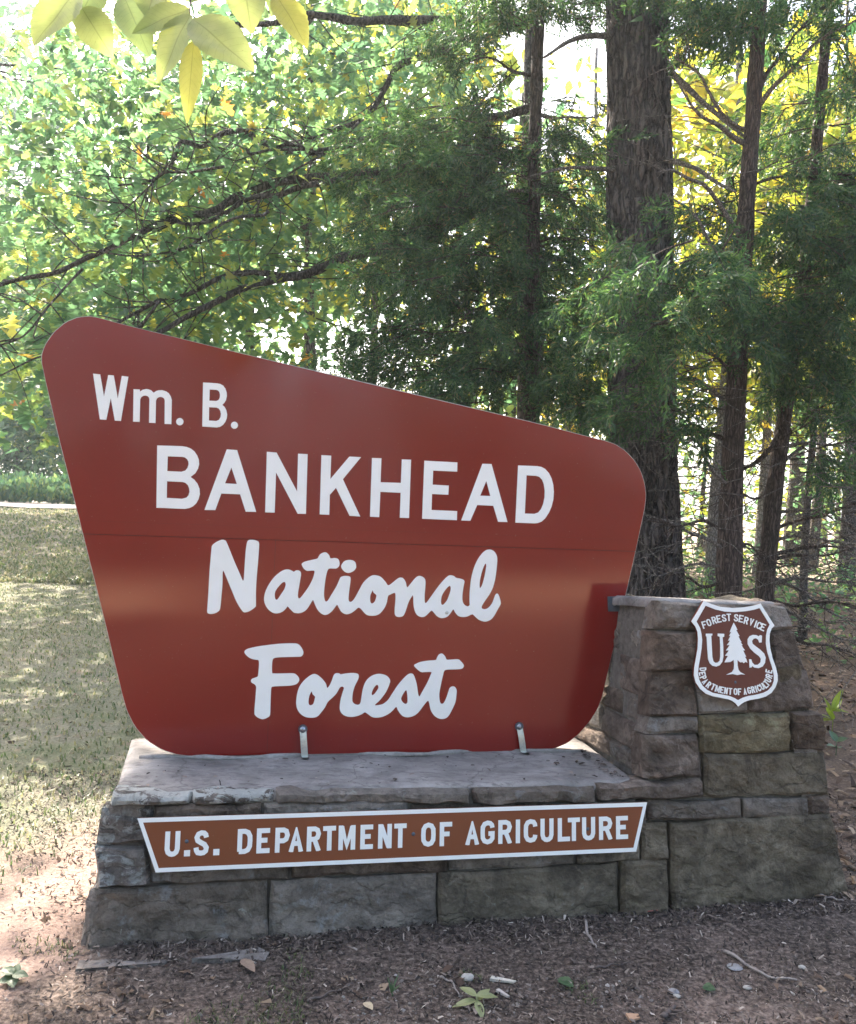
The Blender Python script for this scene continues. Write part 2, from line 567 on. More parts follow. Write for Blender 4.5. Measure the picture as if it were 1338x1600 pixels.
MULCH_M = mat_leaf("shredded_mulch", [(0, (0.014, 0.010, 0.009)), (0.40, (0.050, 0.037, 0.030)), (0.80, (0.13, 0.096, 0.078)), (0.96, (0.25, 0.195, 0.16)), (1, (0.46, 0.39, 0.33))], 1, (1, 1, 1, 1), 0.02, 0.85)

def mat_bark(name, c1, c2, sx, sz, bd, lich=None):
    k = NT(name)
    p0 = k.pos()
    w = k.new('ShaderNodeTexNoise'); k.link(p0, w.inputs['Vector']); w.inputs['Scale'].default_value = sx * .35; w.inputs['Detail'].default_value = 3
    wv = k.new('ShaderNodeVectorMath', operation='MULTIPLY_ADD')
    k.link(w.outputs['Color'], wv.inputs[0]); wv.inputs[1].default_value = (1.6 / sx, 1.6 / sx, 1.6 / sx); k.link(p0, wv.inputs[2])
    p = k.mapping(wv.outputs[0], (sx, sx, sz))
    v = k.voro(p, 1.0, 'DISTANCE_TO_EDGE')
    v2 = k.voro(k.mapping(wv.outputs[0], (sx * 2.3, sx * 2.3, sz * 1.6)), 1.0, 'DISTANCE_TO_EDGE')
    n = k.noise(k.mapping(p0, (sx, sx, sz * 2)), 3.5, 6, 0.75, 0.4)
    h = k.math('ADD', k.math('ADD', k.rampf(v, 0.0, 0.3), k.math('MULTIPLY', k.rampf(v2, 0, .2), .35)), k.math('MULTIPLY', n, 1.1))
    col = k.ramp(k.math('MULTIPLY', h, 0.5), [(0.25, c1), (0.52, tuple((a + b) / 2 for a, b in zip(c1, c2))), (0.85, tuple(x * 1.35 for x in c2))])
    n2 = k.noise(p0, 3.5, 5, 0.65)
    if lich: col = k.mix(k.rampf(n2, 0.50, 0.66, 0, 0.6), col, k.mix(0.5, col, lich))
    k.bump(h, 1.0, bd)
    return k.fin(col, 0.92, 0.2)
BARK_BIG = mat_bark("furrowed_bark", (0.022, 0.017, 0.016), (0.17, 0.14, 0.13), 20, 3.2, 0.04, (0.18, 0.17, 0.165))
BARK_CEDAR = mat_bark("stringy_cedar_bark", (0.030, 0.021, 0.018), (0.115, 0.084, 0.070), 45, 5, 0.012, (0.13, 0.105, 0.09))
BARK_OAK = mat_bark("oak_bark", (0.028, 0.024, 0.022), (0.11, 0.09, 0.08), 26, 9, 0.015)
BARK_PALE = mat_bark("pale_bark", (0.07, 0.06, 0.055), (0.21, 0.185, 0.17), 24, 8, 0.012)
DEADWOOD = mat_bark("dead_branch_wood", (0.06, 0.05, 0.045), (0.20, 0.17, 0.15), 40, 40, 0.006)

# ------------------------------------------------------------------ ground
def smoothstep(a, b, x):
    t = np.clip((x - a) / (b - a), 0, 1)
    return t * t * (3 - 2 * t)

def gz(x, y):
    x = np.asarray(x, float); y = np.asarray(y, float)
    left = smoothstep(2.0, -3.0, x - 0.12 * y)
    hill = 0.95 * smoothstep(5.0, 30.0, y) * left - 0.5 * smoothstep(36, 60, y) * left
    right = 0.22 * smoothstep(4.0, 16.0, y) * (1 - left)
    bump = 0.05 * fbm(np.stack([x * 0.55, y * 0.55, 0 * x], -1), 3, 3) * smoothstep(3.5, 7, y)
    fine = 0.012 * fbm(np.stack([x * 5, y * 5, 0 * x + 2], -1), 4, 9) * smoothstep(60, 8, y)
    pad = 0.012 * smoothstep(0.4, 1.8, x) * smoothstep(5, 3, y)
    return hill + right + bump + fine + pad

def mat_ground():
    k = NT("ground_soil")
    p = k.pos()
    x, y, z = k.sep(p)
    nb = k.noise(p, 1.3, 5, 0.6, 0.5)
    nm = k.noise(p, 6.0, 5, 0.65)
    nf = k.noise(p, 55.0, 5, 0.75)
    e = k.math('MULTIPLY', k.math('SUBTRACT', nb, 0.5), 1.1)
    mulch = k.ramp(nf, [(0.36, (0.022, 0.017, 0.014)), (0.52, (0.092, 0.069, 0.057)), (0.66, (0.22, 0.172, 0.142))])
    mulch = k.mix(k.rampf(nb, 0.48, 0.66, 0, 0.6), mulch, k.mix(k.rampf(nf, .4, .6), (0.13, 0.092, 0.076), (0.33, 0.245, 0.20)))
    dirt = k.ramp(nf, [(0.3, (0.19, 0.125, 0.10)), (0.7, (0.38, 0.27, 0.22))])
    lawn = k.ramp(nf, [(0.3, (0.085, 0.082, 0.058)), (0.5, (0.18, 0.168, 0.122)), (0.7, (0.28, 0.25, 0.19))])
    lawn = k.mix(k.rampf(nb, 0.46, 0.64, 0, 0.6), lawn, (0.10, 0.12, 0.055))
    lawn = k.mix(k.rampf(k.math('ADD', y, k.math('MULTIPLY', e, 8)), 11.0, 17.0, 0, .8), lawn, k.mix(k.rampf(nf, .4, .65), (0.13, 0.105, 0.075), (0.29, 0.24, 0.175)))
    lawn = k.mix(k.rampf(nm, 0.56, 0.70, 0, 0.6), lawn, (0.26, 0.18, 0.14))
    litter = k.ramp(nf, [(0.3, (0.05, 0.033, 0.025)), (0.55, (0.13, 0.088, 0.064)), (0.75, (0.27, 0.20, 0.15))])
    # masks by place: left of the base bare dirt then lawn, front mulch, right woodland litter
    leftd = k.math('ADD', k.math('SUBTRACT', k.math('MULTIPLY', x, -1.0), 1.15), k.math('ADD', e, k.math('MULTIPLY', k.math('SUBTRACT', y, 2.75), 0.55)))
    m_dirt = k.rampf(leftd, -0.05, 0.22)
    lawnd = k.math('ADD', k.math('SUBTRACT', k.math('MULTIPLY', x, -1.0), 1.0), k.math('ADD', e, k.math('MULTIPLY', k.math('SUBTRACT', y, 4.3), 0.8)))
    m_lawn = k.rampf(lawnd, -0.2, 0.35)
    m_front = k.rampf(y, .6, 1.3)
    m_left = k.rampf(k.math('ADD', k.math('SUBTRACT', k.math('MULTIPLY', y, 0.12), x), k.math('ADD', e, 0.3)), 0.0, 0.8)
    m_far = k.rampf(k.math('ADD', y, e), 3.9, 4.6)
    m_back = k.rampf(k.math('ADD', y, e), 1.3, 0.6)
    base = k.mix(m_back, k.mix(m_far, mulch, litter), k.mix(k.math('MULTIPLY', k.rampf(k.math('ADD', y, k.math('MULTIPLY', e, .8)), -8.2, -7.9), k.rampf(k.math('ADD', y, k.math('MULTIPLY', e, .8)), -4.6, -4.9)), litter, (0.46, 0.29, 0.18)))  # unseen clay strip added behind the viewer for warm reflections in the board
    lft = k.mix(m_lawn, k.mix(m_dirt, mulch, dirt), lawn)
    col = k.mix(k.math('MULTIPLY', m_left, m_front), base, lft)
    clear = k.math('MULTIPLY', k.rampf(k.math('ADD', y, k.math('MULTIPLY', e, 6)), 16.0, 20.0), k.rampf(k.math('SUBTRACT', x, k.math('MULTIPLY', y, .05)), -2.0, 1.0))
    col = k.mix(k.math('MULTIPLY', clear, 0.75), col, (0.36, 0.29, 0.22))  # sunlit paleness of the clearing put into the litter's colour
    b = k.bump(nm, 0.5, 0.03); k.bump(nf, 0.8, 0.012, b)
    return k.fin(col, 0.95, 0.15)

def axis(lo, hi, step, far_lo, far_hi, g=1.22):
    a = list(np.arange(lo, hi + 1e-6, step))
    s, v = step, lo
    L = []
    while v > far_lo:
        s *= g; v -= s; L.append(v)
    s, v = step, hi
    Rr = []
    while v < far_hi:
        s *= g; v += s; Rr.append(v)
    return np.array(L[::-1] + a + Rr)
gx = axis(-3.2, 4.0, 0.045, -320, 320, 1.12)
gy = axis(1.6, 8.0, 0.045, -320, 420, 1.12)
X, Y = np.meshgrid(gx, gy, indexing='ij')
Z = gz(X, Y)
V = np.stack([X, Y, Z], -1).reshape(-1, 3)
i, j = np.meshgrid(np.arange(len(gx) - 1), np.arange(len(gy) - 1), indexing='ij')
ny = len(gy)
Fq = np.stack([i * ny + j, (i + 1) * ny + j, (i + 1) * ny + j + 1, i * ny + j + 1], -1).reshape(-1, 4)
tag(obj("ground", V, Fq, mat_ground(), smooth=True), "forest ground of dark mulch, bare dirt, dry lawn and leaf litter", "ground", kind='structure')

# pale sunlit road beyond the lawn on the left
def road():
    k = NT("pale_gravel_road")
    p = k.pos()
    n = k.noise(p, 30, 4, 0.7); n2 = k.noise(p, 0.8, 3, 0.5)
    col = k.ramp(n, [(0.3, (0.32, 0.29, 0.26)), (0.7, (0.50, 0.46, 0.42))])
    col = k.mix(k.rampf(n2, 0.45, 0.7, 0, 0.4), col, (0.30, 0.26, 0.2))
    k.bump(n, 0.4, 0.01)
    m = k.fin(col, 0.9, 0.2)
    xs = np.linspace(-60, 3, 64); ts = np.linspace(0, 1, 7)
    V = []
    for x in xs:
        yc = 29.5 + 0.10 * (x + 10)
        for t in ts:
            y = yc + (t - 0.5) * 4.2
            V.append((x, y, float(gz(x, y)) + 0.06 + 0.04 * (1 - (2 * t - 1) ** 2)))
    i, j = np.meshgrid(np.arange(len(xs) - 1), np.arange(6), indexing='ij')
    f = np.stack([i * 7 + j, (i + 1) * 7 + j, (i + 1) * 7 + j + 1, i * 7 + j + 1], -1).reshape(-1, 4)
    tag(obj("road", V, f, m, smooth=True), "pale gravel road beyond the lawn at the wood's edge", "road", kind='structure')
road()

# ------------------------------------------------------------------ masonry base
U = np.array([.9785, .206, 0]); U /= np.linalg.norm(U)
N0 = np.array([U[1], -U[0], 0.0])
DEP = -N0
A0 = np.array([-1.11, 2.815, 0.0])
ZZ = np.array([0, 0, 1.0])
BAT = math.radians(7)
def L(u, v, z): return A0 + U * u + DEP * v + ZZ * z
FRONT = Plane(A0, U, ZZ * math.cos(BAT) + DEP * math.sin(BAT))
ZL = 0.489

def stone_patch(plane, quad, bulge=0.008, rough=0.017, depth=0.10, seed=0, gap=0.0015, cell=0.0125, edge=0.009):
    """rough-faced stone on a plane; quad: 4 plane points tl,tr,br,bl"""
    q = np.asarray(quad, float)
    c = q.mean(0)
    w = (np.linalg.norm(q[1] - q[0]) + np.linalg.norm(q[2] - q[3])) / 2
    h = (np.linalg.norm(q[3] - q[0]) + np.linalg.norm(q[2] - q[1])) / 2
    nx, nyy = int(np.clip(w / cell, 5, 80)), int(np.clip(h / cell, 4, 30))
    s = np.linspace(0, 1, nx + 1); t = np.linspace(0, 1, nyy + 1)
    Sg, Tg = np.meshgrid(s, t, indexing='ij')
    P = ((1 - Sg) * (1 - Tg))[..., None] * q[0] + (Sg * (1 - Tg))[..., None] * q[1] + (Sg * Tg)[..., None] * q[2] + ((1 - Sg) * Tg)[..., None] * q[3]
    ed = np.minimum(np.minimum(Sg, 1 - Sg) * w, np.minimum(Tg, 1 - Tg) * h)
    # uneven outline
    k = np.stack([P[..., 0] * 9, P[..., 1] * 9, np.full(Sg.shape, seed * 3.7)], -1)
    wob = np.stack([vnoise(k * 1.3, seed), vnoise(k * 1.3 + 50, seed + 5)], -1) * 0.007
    inset = (c - P) / (np.linalg.norm(c - P, axis=-1, keepdims=True) + 1e-6) * gap
    P = P + wob + inset * (ed < 1e-6)[..., None]
    k2 = np.stack([P[..., 0] * 5, P[..., 1] * 7, np.full(Sg.shape, seed * 1.9)], -1)
    n = fbm(k2, 5, seed)
    rid = 1 - np.abs(fbm(k2 * 1.7 + 9, 3, seed + 31)) * 2.6      # spalled ledges
    facet = np.floor((n + 0.5) * 6) / 6 - 0.5
    chip = np.maximum(0, vnoise(k2 * 2.2 + 33, seed + 12) - .15)
    r = edge * (0.7 + 0.6 * vnoise(k * 0.8 + 20, seed))
    r = r * .8 + .022 * np.clip(vnoise(k * 1.1 + 70, seed + 8) - .25, 0, 1)
    rnd = np.clip(ed / np.maximum(r, 0.004), 0, 1)
    rnd = .5 * rnd + .5 * np.sqrt(1 - (1 - rnd) ** 2)
    H = -edge * 0.8 + edge * 0.8 * rnd + rough * (0.8 * n + 1.0 * facet + 0.45 * rid + 0.35 * fbm(k2 * 6, 3, seed + 3) - 0.9 * chip) * (0.45 + 0.55 * rnd) + bulge * rnd * (0.6 + 0.6 * vnoise(k2 * 0.4, seed))
    Vf = plane.p0 + P[..., :1] * plane.ex + P[..., 1:2] * plane.ey + H[..., None] * plane.n
    Vf = Vf.reshape(-1, 3)
    m = nyy + 1
    i, j = np.meshgrid(np.arange(nx), np.arange(nyy), indexing='ij')
    f = np.stack([i * m + j, i * m + j + 1, (i + 1) * m + j + 1, (i + 1) * m + j], -1).reshape(-1, 4)
    loop = [(a, 0) for a in range(nx)] + [(nx, b) for b in range(nyy)] + [(a, nyy) for a in range(nx, 0, -1)] + [(0, b) for b in range(nyy, 0, -1)]
    li = np.array([a * m + b for a, b in loop])
    back = Vf[li] - plane.n * depth
    n0 = len(Vf)
    kk = np.arange(len(li)); k1 = (kk + 1) % len(li)
    fs = np.stack([li[kk], li[k1], n0 + k1, n0 + kk], -1)
    return np.concatenate([Vf, back]), np.concatenate([f, fs])

base = thing("stone_sign_base", tuple(L(1.5, 0.4, 0)), "rough stone masonry base with a low ledge and taller pillar on the right", "stone base")
core = []
def prism(bottom, topq):
    V = np.array(list(bottom) + list(topq)); n = len(bottom)
    f = []
    for a in range(n):
        b = (a + 1) % n
        f += [(a, b, n + b), (a, n + b, n + a)]
    for a in range(1, n - 1):
        f += [(0, a + 1, a), (n, n + a, n + a + 1)]
    return V, np.array(f)
core.append(prism([L(.03, .012, -.25), L(2.06, .012, -.25), L(2.02, .80, -.25), L(.02, .80, -.25)],
                  [L(.09, .074, ZL - .03), L(2.04, .074, ZL - .03), L(2.02, .78, ZL - .03), L(.07, .78, ZL - .03)]))
core.append(prism([L(2.04, .013, -.25), L(2.97, .013, -.25), L(2.98, .80, -.25), L(2.0, .80, -.25)],
                  [L(2.158, .160, 1.19), L(2.70, .160, 1.19), L(2.70, .52, 1.15), L(2.13, .52, 1.15)]))
cv, cf = join(core)
obj("mortar_core", cv, cf, M_MORTAR, base)

_sn = [0]
def stone(plane, quad, mat, name="stone", **kw):
    _sn[0] += 1
    V, f = stone_patch(plane, quad, seed=_sn[0] * 7 + 3, **kw)
    return obj(name, V, f, mat, base, smooth=False)

def sp(quad_px, mat, plane=FRONT, **kw):
    return stone(plane, plane.pxs(quad_px), mat, **kw)
def c7(x, y): return (900 + x / 2.857, 880 + y / 2.857)
# low wall, bottom course
sp([(150, 1388), (420, 1376), (420, 1485), (130, 1500)], ST_GREY, bulge=0.011)
sp([(421, 1376), (682, 1364), (683, 1470), (421, 1485)], ST_GREY, bulge=0.011)
sp([(685, 1364), (966, 1350), (967, 1440), (685, 1468)], ST_OLIVE, bulge=0.011)
sp([(968, 1347), (1043, 1343), (1047, 1428), (968, 1438)], ST_OLIVE, bulge=0.011)
sp([(1047, 1285), (1297, 1270), (1332, 1412), (1050, 1428)], ST_OLIVE, bulge=0.011)
# third course
sp([(147, 1322), (232, 1318), (236, 1383), (152, 1387)], ST_LICHEN, bulge=0.028, rough=0.028)
sp([(233, 1318), (452, 1310), (452, 1374), (236, 1383)], ST_GREY)
sp([(454, 1310), (700, 1302), (700, 1362), (454, 1374)], ST_BROWN)
sp([(702, 1302), (900, 1294), (900, 1352), (702, 1362)], ST_GREY)
sp([(902, 1294), (1000, 1290), (1002, 1347), (902, 1352)], ST_OLIVE)
sp([(1002, 1288), (1045, 1286), (1046, 1342), (1003, 1345)], ST_OLIVE)
# second course
sp([(160, 1262), (240, 1259), (236, 1317), (150, 1321)], ST_LICHEN, bulge=0.05, rough=0.03)
sp([(242, 1259), (410, 1254), (410, 1309), (238, 1317)], ST_BROWN)
sp([(412, 1254), (640, 1248), (640, 1302), (412, 1309)], ST_GREY)
sp([(642, 1260), (860, 1254), (860, 1294), (642, 1302)], ST_BROWN)
sp([(862, 1256), (1012, 1253), (1012, 1288), (862, 1294)], ST_GREY)
# cap course: front of the ledge
capkw = dict(bulge=0.03, rough=0.02, edge=0.02)
sp([(178, 1240), (300, 1238), (300, 1259), (170, 1262)], ST_CAP, **capkw)
sp([(301, 1238), (428, 1236), (428, 1256), (301, 1259)], ST_CAP, **capkw)
sp([(430, 1236), (735, 1232), (735, 1258), (430, 1256)], ST_GREY, **capkw)
sp([(738, 1232), (930, 1229), (930, 1256), (738, 1258)], ST_GREY, **capkw)
sp([(934, 1227), (1098, 1215), (1100, 1246), (934, 1256)], ST_BROWN, **capkw)
# pillar thin course
sp([c7(320, 1060), c7(745, 1055), c7(747, 1140), c7(325, 1150)], ST_GREY)
sp([c7(752, 1052), c7(1036, 1042), c7(1040, 1128), c7(754, 1140)], ST_GREY)
sp([c7(1040, 1040), c7(1136, 1036), c7(1144, 1122), c7(1044, 1128)], ST_BROWN)
# pillar
sp([c7(572, 852), c7(1108, 846), c7(1130, 1034), c7(575, 1046)], ST_OLIVE, bulge=0.011)
sp([c7(300, 768), c7(545, 760), c7(568, 955), c7(300, 965)], ST_BROWN, bulge=0.022, rough=0.024)
sp([c7(335, 690), c7(545, 686), c7(545, 758), c7(315, 765)], ST_GREY, bulge=0.011)
sp([c7(548, 676), c7(952, 668), c7(965, 842), c7(560, 850)], ST_BUFF, bulge=0.011)
sp([c7(956, 664), c7(1082, 660), c7(1104, 842), c7(968, 844)], ST_BROWN, bulge=0.035, rough=0.026)
sp([c7(335, 485), c7(535, 484), c7(545, 682), c7(330, 686)], ST_BROWN, bulge=0.014, rough=0.022)
sp([c7(538, 484), c7(760, 482), c7(765, 672), c7(548, 674)], ST_GREY)
sp([c7(764, 482), c7(1034, 478), c7(1076, 656), c7(768, 666)], ST_BROWN)
sp([c7(345, 300), c7(560, 302), c7(535, 480), c7(332, 482)], ST_BROWN, bulge=0.04)
sp([c7(564, 302), c7(860, 302), c7(862, 478), c7(538, 480)], ST_GREY)
sp([c7(864, 302), c7(978, 302), c7(1030, 474), c7(866, 478)], ST_BROWN)
sp([c7(368, 172), c7(560, 176), c7(560, 298), c7(345, 296)], ST_GREY, bulge=0.011)
sp([c7(563, 176), c7(800, 184), c7(800, 298), c7(563, 298)], ST_GREY)
sp([c7(803, 184), c7(938, 190), c7(974, 298), c7(803, 298)], ST_GREY)

# left face of the pillar
lf0 = L(2.05, .06, ZL)
exl = -(L(2.002, .607, ZL) - lf0); exl /= np.linalg.norm(exl)
eyl = L(2.146, .147, 1.2) - lf0
eyl = eyl - exl * (eyl @ exl); eyl /= np.linalg.norm(eyl)
LEFTF = Plane(lf0, exl, eyl).off(-.045)
def lq(z0, z1, s0, s1, mat, **kw):
    # s: distance back from the corner
    cor = lambda z: 0.12 * (z / 0.71) * 0.72
    q = [(-s1 - cor(z1) * 0, z1), (-s0 - cor(z1), z1), (-s0 - cor(z0), z0), (-s1, z0)]
    stone(LEFTF, q, mat, **kw)
lq(0.005, .085, .03, .33, ST_GREY); lq(0.005, .085, .335, .74, ST_BROWN)
lq(.09, .20, .02, .42, ST_BROWN, bulge=.012); lq(.09, .20, .425, .72, ST_GREY)
lq(.205, .30, .02, .25, ST_GREY); lq(.205, .30, .255, .70, ST_BROWN)
lq(.305, .46, .015, .36, ST_BROWN, bulge=.012, rough=.025); lq(.305, .46, .365, .66, ST_GREY)
lq(.465, .60, .015, .30, ST_GREY, bulge=.012, rough=.025); lq(.465, .60, .305, .60, ST_GREY)
lq(.605, .712, .01, .34, ST_GREY, bulge=.012); lq(.605, .712, .345, .56, ST_GREY)
# right end of the pillar and left end of the wall (seen only from the side)
RE = Plane(L(2.985, 0.0, 0), DEP, (L(2.72, .15, 1.2) - L(2.985, .15, 0)) / np.linalg.norm(L(2.72, .15, 1.2) - L(2.985, .15, 0)))
for (z0, z1, cuts) in ((-.1, .26, (.03, .42, .80)), (.265, .40, (.05, .5, .78)), (.405, .68, (.07, .40, .74)), (.685, .98, (.10, .45, .66)), (.985, 1.225, (.15, .34, .54))):
    for a, b in zip(cuts[:-1], cuts[1:]):
        stone(RE, [(a, z1), (b, z1), (b, z0), (a, z0)], random.choice([ST_GREY, ST_BROWN, ST_OLIVE]))
LE = Plane(L(0.0, 0.8, 0), -DEP, (L(.075, .4, ZL) - L(0, .4, 0)) / np.linalg.norm(L(.075, .4, ZL) - L(0, .4, 0)))
for (z0, z1, cuts) in ((-.12, .20, (0, .42, .79)), (.205, .33, (0.02, .38, .78)), (.335, .43, (.02, .45, .76)), (.435, .487, (.02, .40, .74))):
    for a, b in zip(cuts[:-1], cuts[1:]):
        stone(LE, [(a, z1), (b, z1), (b, z0), (a, z0)], random.choice([ST_GREY, ST_LICHEN]), bulge=0.011)

# ledge slabs (top of the low wall) and pillar coping: rough-topped
def top_slab(name, cs, th, mat, seed, rough=0.010, n=(60, 26)):
    q = np.array(cs)
    s = np.linspace(0, 1, n[0] + 1); t = np.linspace(0, 1, n[1] + 1)
    Sg, Tg = np.meshgrid(s, t, indexing='ij')
    P = ((1 - Sg) * (1 - Tg))[..., None] * q[0] + (Sg * (1 - Tg))[..., None] * q[1] + (Sg * Tg)[..., None] * q[2] + ((1 - Sg) * Tg)[..., None] * q[3]
    nz = fbm(P * [6, 6, 1], 4, seed)
    ed = np.minimum(np.minimum(Sg, 1 - Sg) * np.linalg.norm(q[1] - q[0]), np.minimum(Tg, 1 - Tg) * np.linalg.norm(q[3] - q[0]))
    drop = np.clip(1 - ed / 0.03, 0, 1) ** 2
    front = (Tg < 1e-6)
    P = P + DEP * (0.018 * vnoise(P * [11, 11, 1], seed + 4) * front)[..., None]
    P[..., 2] += rough * nz - 0.012 * drop
    Vf = P.reshape(-1, 3); m = n[1] + 1
    i, j = np.meshgrid(np.arange(n[0]), np.arange(n[1]), indexing='ij')
    f = np.stack([i * m + j, (i + 1) * m + j, (i + 1) * m + j + 1, i * m + j + 1], -1).reshape(-1, 4)
    loop = [(a, 0) for a in range(n[0])] + [(n[0], b) for b in range(n[1])] + [(a, n[1]) for a in range(n[0], 0, -1)] + [(0, b) for b in range(n[1], 0, -1)]
    li = np.array([a * m + b for a, b in loop]); n0 = len(Vf)
    back = Vf[li] - ZZ * th
    kk = np.arange(len(li)); k1 = (kk + 1) % len(li)
    fs = np.stack([li[k1], li[kk], n0 + kk, n0 + k1], -1)
    return obj(name, np.concatenate([Vf, back]), np.concatenate([f, fs]), mat, base, smooth=True)
top_slab("ledge_slab", [L(.07, .075, ZL), L(2.06, .075, ZL), L(2.05, .80, ZL), L(.03, .81, ZL)], .018, M_SLAB, 5, n=(120, 30))
top_slab("coping", [L(2.15, .165, 1.209), L(2.715, .165, 1.203), L(2.70, .54, 1.166), L(2.085, .54, 1.176)], .03, M_SLAB, 8, n=(24, 16))
# pale mortar fillet where the board meets the ledge
fl = [L(u, .485 + .02 * math.sin(u * 9), ZL + .004) for u in np.linspace(.10, 1.98, 30)]
fv, ff = tube(fl, [.010 + .003 * math.sin(k * 1.7) for k in range(30)], 8, rough=.25, seed=3)
fv = fv + 0
k_ = NT("pale_mortar_fillet"); n_ = k_.noise(k_.pos(), 25, 4, 0.7)
k_.bump(n_, .5, .01)
obj("mortar_fillet", fv, ff, k_.fin(k_.ramp(n_, [(0.3, (0.18, 0.16, 0.15)), (0.7, (0.34, 0.31, 0.29))]), .9, .2), base, smooth=True)
# concrete footing edges showing through the mulch
def footing(pts, seed, th=.05):
    P = np.array([onplane(x, y, [0, 0, .010], ZZ) for x, y in pts])
    c = P.mean(0)
    V = [p + ZZ * (.006 * math.sin(seed + 3 * k)) for k, p in enumerate(P)] + [p - ZZ * th for p in P]
    n = len(P); f = [(0, a, a + 1) for a in range(1, n - 1)]
    for a in range(n):
        b = (a + 1) % n
        f += [(a, n + a, n + b), (a, n + b, b)]
    return np.array(V), np.array(f)
FT = []
FT.append(footing([(118, 1517), (140, 1513), (164, 1512), (176, 1507), (205, 1509), (232, 1506), (258, 1504), (263, 1499), (236, 1499), (214, 1501), (190, 1498), (168, 1500), (146, 1499), (124, 1502)], 1))
FT.append(footing([(300, 1500), (322, 1499), (352, 1500), (380, 1495), (402, 1493), (414, 1498), (421, 1490), (418, 1484), (405, 1482), (396, 1488), (372, 1490), (352, 1489), (338, 1492), (316, 1495)], 2))
fv, ff = join(FT)
k_ = NT("footing_concrete"); n_ = k_.noise(k_.pos(), 35, 5, 0.7); k_.bump(n_, .5, .008)
obj("footing", fv, ff, k_.fin(k_.ramp(n_, [(0.3, (0.09, 0.075, 0.068)), (0.6, (0.19, 0.165, 0.15)), (.8, (.30, .28, .27))]), .9, .2), base)

# ------------------------------------------------------------------ sign board
BV = 0.49
BOARD = Plane(L(0, BV, ZL), U, ZZ)      # front face plane
def cr(ox, oy, s):
    return lambda pts: [(ox + x / s, oy + y / s) for x, y in pts]
board = thing("entrance_sign", tuple(L(1.0, BV, ZL)), "large brownish red tapered board lettered Bankhead National Forest on the stone ledge", "sign")
b3 = cr(50, 480, 2.676); b4 = cr(520, 600, 2.6235); b5 = cr(160, 960, 2.676); b6 = cr(640, 960, 2.909)
outl_px = (b3([(900, 200), (350, 65), (300, 50), (262, 41), (225, 38), (170, 48), (115, 82), (68, 136), (45, 185), (41, 215), (45, 250), (105, 510)])
           + b5([(5, 0), (65, 250), (92, 365), (115, 430), (160, 500), (220, 550), (290, 580), (350, 590), (420, 592)])
           + b6([(0, 626), (560, 621), (630, 615), (690, 598), (745, 566), (800, 510), (840, 455), (868, 400), (885, 330), (960, 10)])
           + b4([(1240, 690), (1272, 540), (1282, 490), (1284, 440), (1272, 380), (1252, 335), (1222, 296), (1180, 258), (1130, 236), (1060, 220), (850, 165), (150, 0)]))
OUT = BOARD.pxs(outl_px)
def resample(P, step):
    P = np.vstack([P, P[:1]]); out = []
    for a, b in zip(P[:-1], P[1:]):
        n = max(1, int(np.linalg.norm(b - a) / step))
        out += [a + (b - a) * t for t in np.arange(n) / n]
    return np.array(out)
# soften corners
OUTS = []
for k in range(len(OUT)):
    a, b, c = OUT[k - 1], OUT[k], OUT[(k + 1) % len(OUT)]
    OUTS += [b + (a - b) * min(.33, .05 / (np.linalg.norm(a - b) + 1e-9)), b + (c - b) * min(.33, .05 / (np.linalg.norm(c - b) + 1e-9))]
OUT = np.array(OUTS)
k_ = NT('dark_red_core'); plain_red = k_.fin((0.045, 0.008, 0.007), .7, .2)
cen = OUT.mean(0)
grow = OUT + (OUT - cen) / np.linalg.norm(OUT - cen, axis=1)[:, None] * 0.004
V, f = slab(BOARD, [grow], [], -0.045, -0.005)
obj("backing_board", V, f, M_ALU, board)
V, f = slab(BOARD, [OUT], [], -0.005, -0.003)
obj("core_sheet", V, f, plain_red, board)
def clip_half(P, a, b, keep):
    """clip polygon by the line a-b; keep points whose side sign equals keep"""
    d = b - a
    side = lambda p: keep * (d[0] * (p[1] - a[1]) - d[1] * (p[0] - a[0]))
    out = []
    for k in range(len(P)):
        p, q = P[k - 1], P[k]
        sp_, sq = side(p), side(q)
        if (sp_ >= 0) != (sq >= 0): out.append(p + (q - p) * (sp_ / (sp_ - sq)))
        if sq >= 0: out.append(q)
    return np.array(out)
l1a, l1b = BOARD.px(308, 815), BOARD.px(988, 838)
l2a, l2b = BOARD.px(250, 838), BOARD.px(990, 866)
l2b[1] = l2a[1]; l1b[1] = l1a[1]
l1a[1] = l1b[1] = l2a[1] + 0.052
g = np.array([0, .0012])
upper = clip_half(OUT, l1a + g * .25, l1b + g * .25, 1)
strip = clip_half(clip_half(OUT, l1a, l1b, -1), l2a + g * 1.0, l2b + g * 1.0, 1)
lower = clip_half(OUT, l2a - g * 1.0, l2b - g * 1.0, -1)
va, vb = BOARD.px(431, 840), BOARD.px(431, 1100)
vb[0] = va[0]
lowl = clip_half(lower, va - [.0006, 0], vb - [.0006, 0], -1); lowr = clip_half(lower, va + [.0006, 0], vb + [.0006, 0], 1)
for nm, poly, h in (("face_sheet", upper, 0.0), ("joint_strip", strip, 0.0012), ("face_sheet", lowl, 0.0), ("face_sheet", lowr, 0.0004)):
    V, f = slab(BOARD, [poly], [], -0.003, h)
    obj(nm, V, f, M_RED, board)

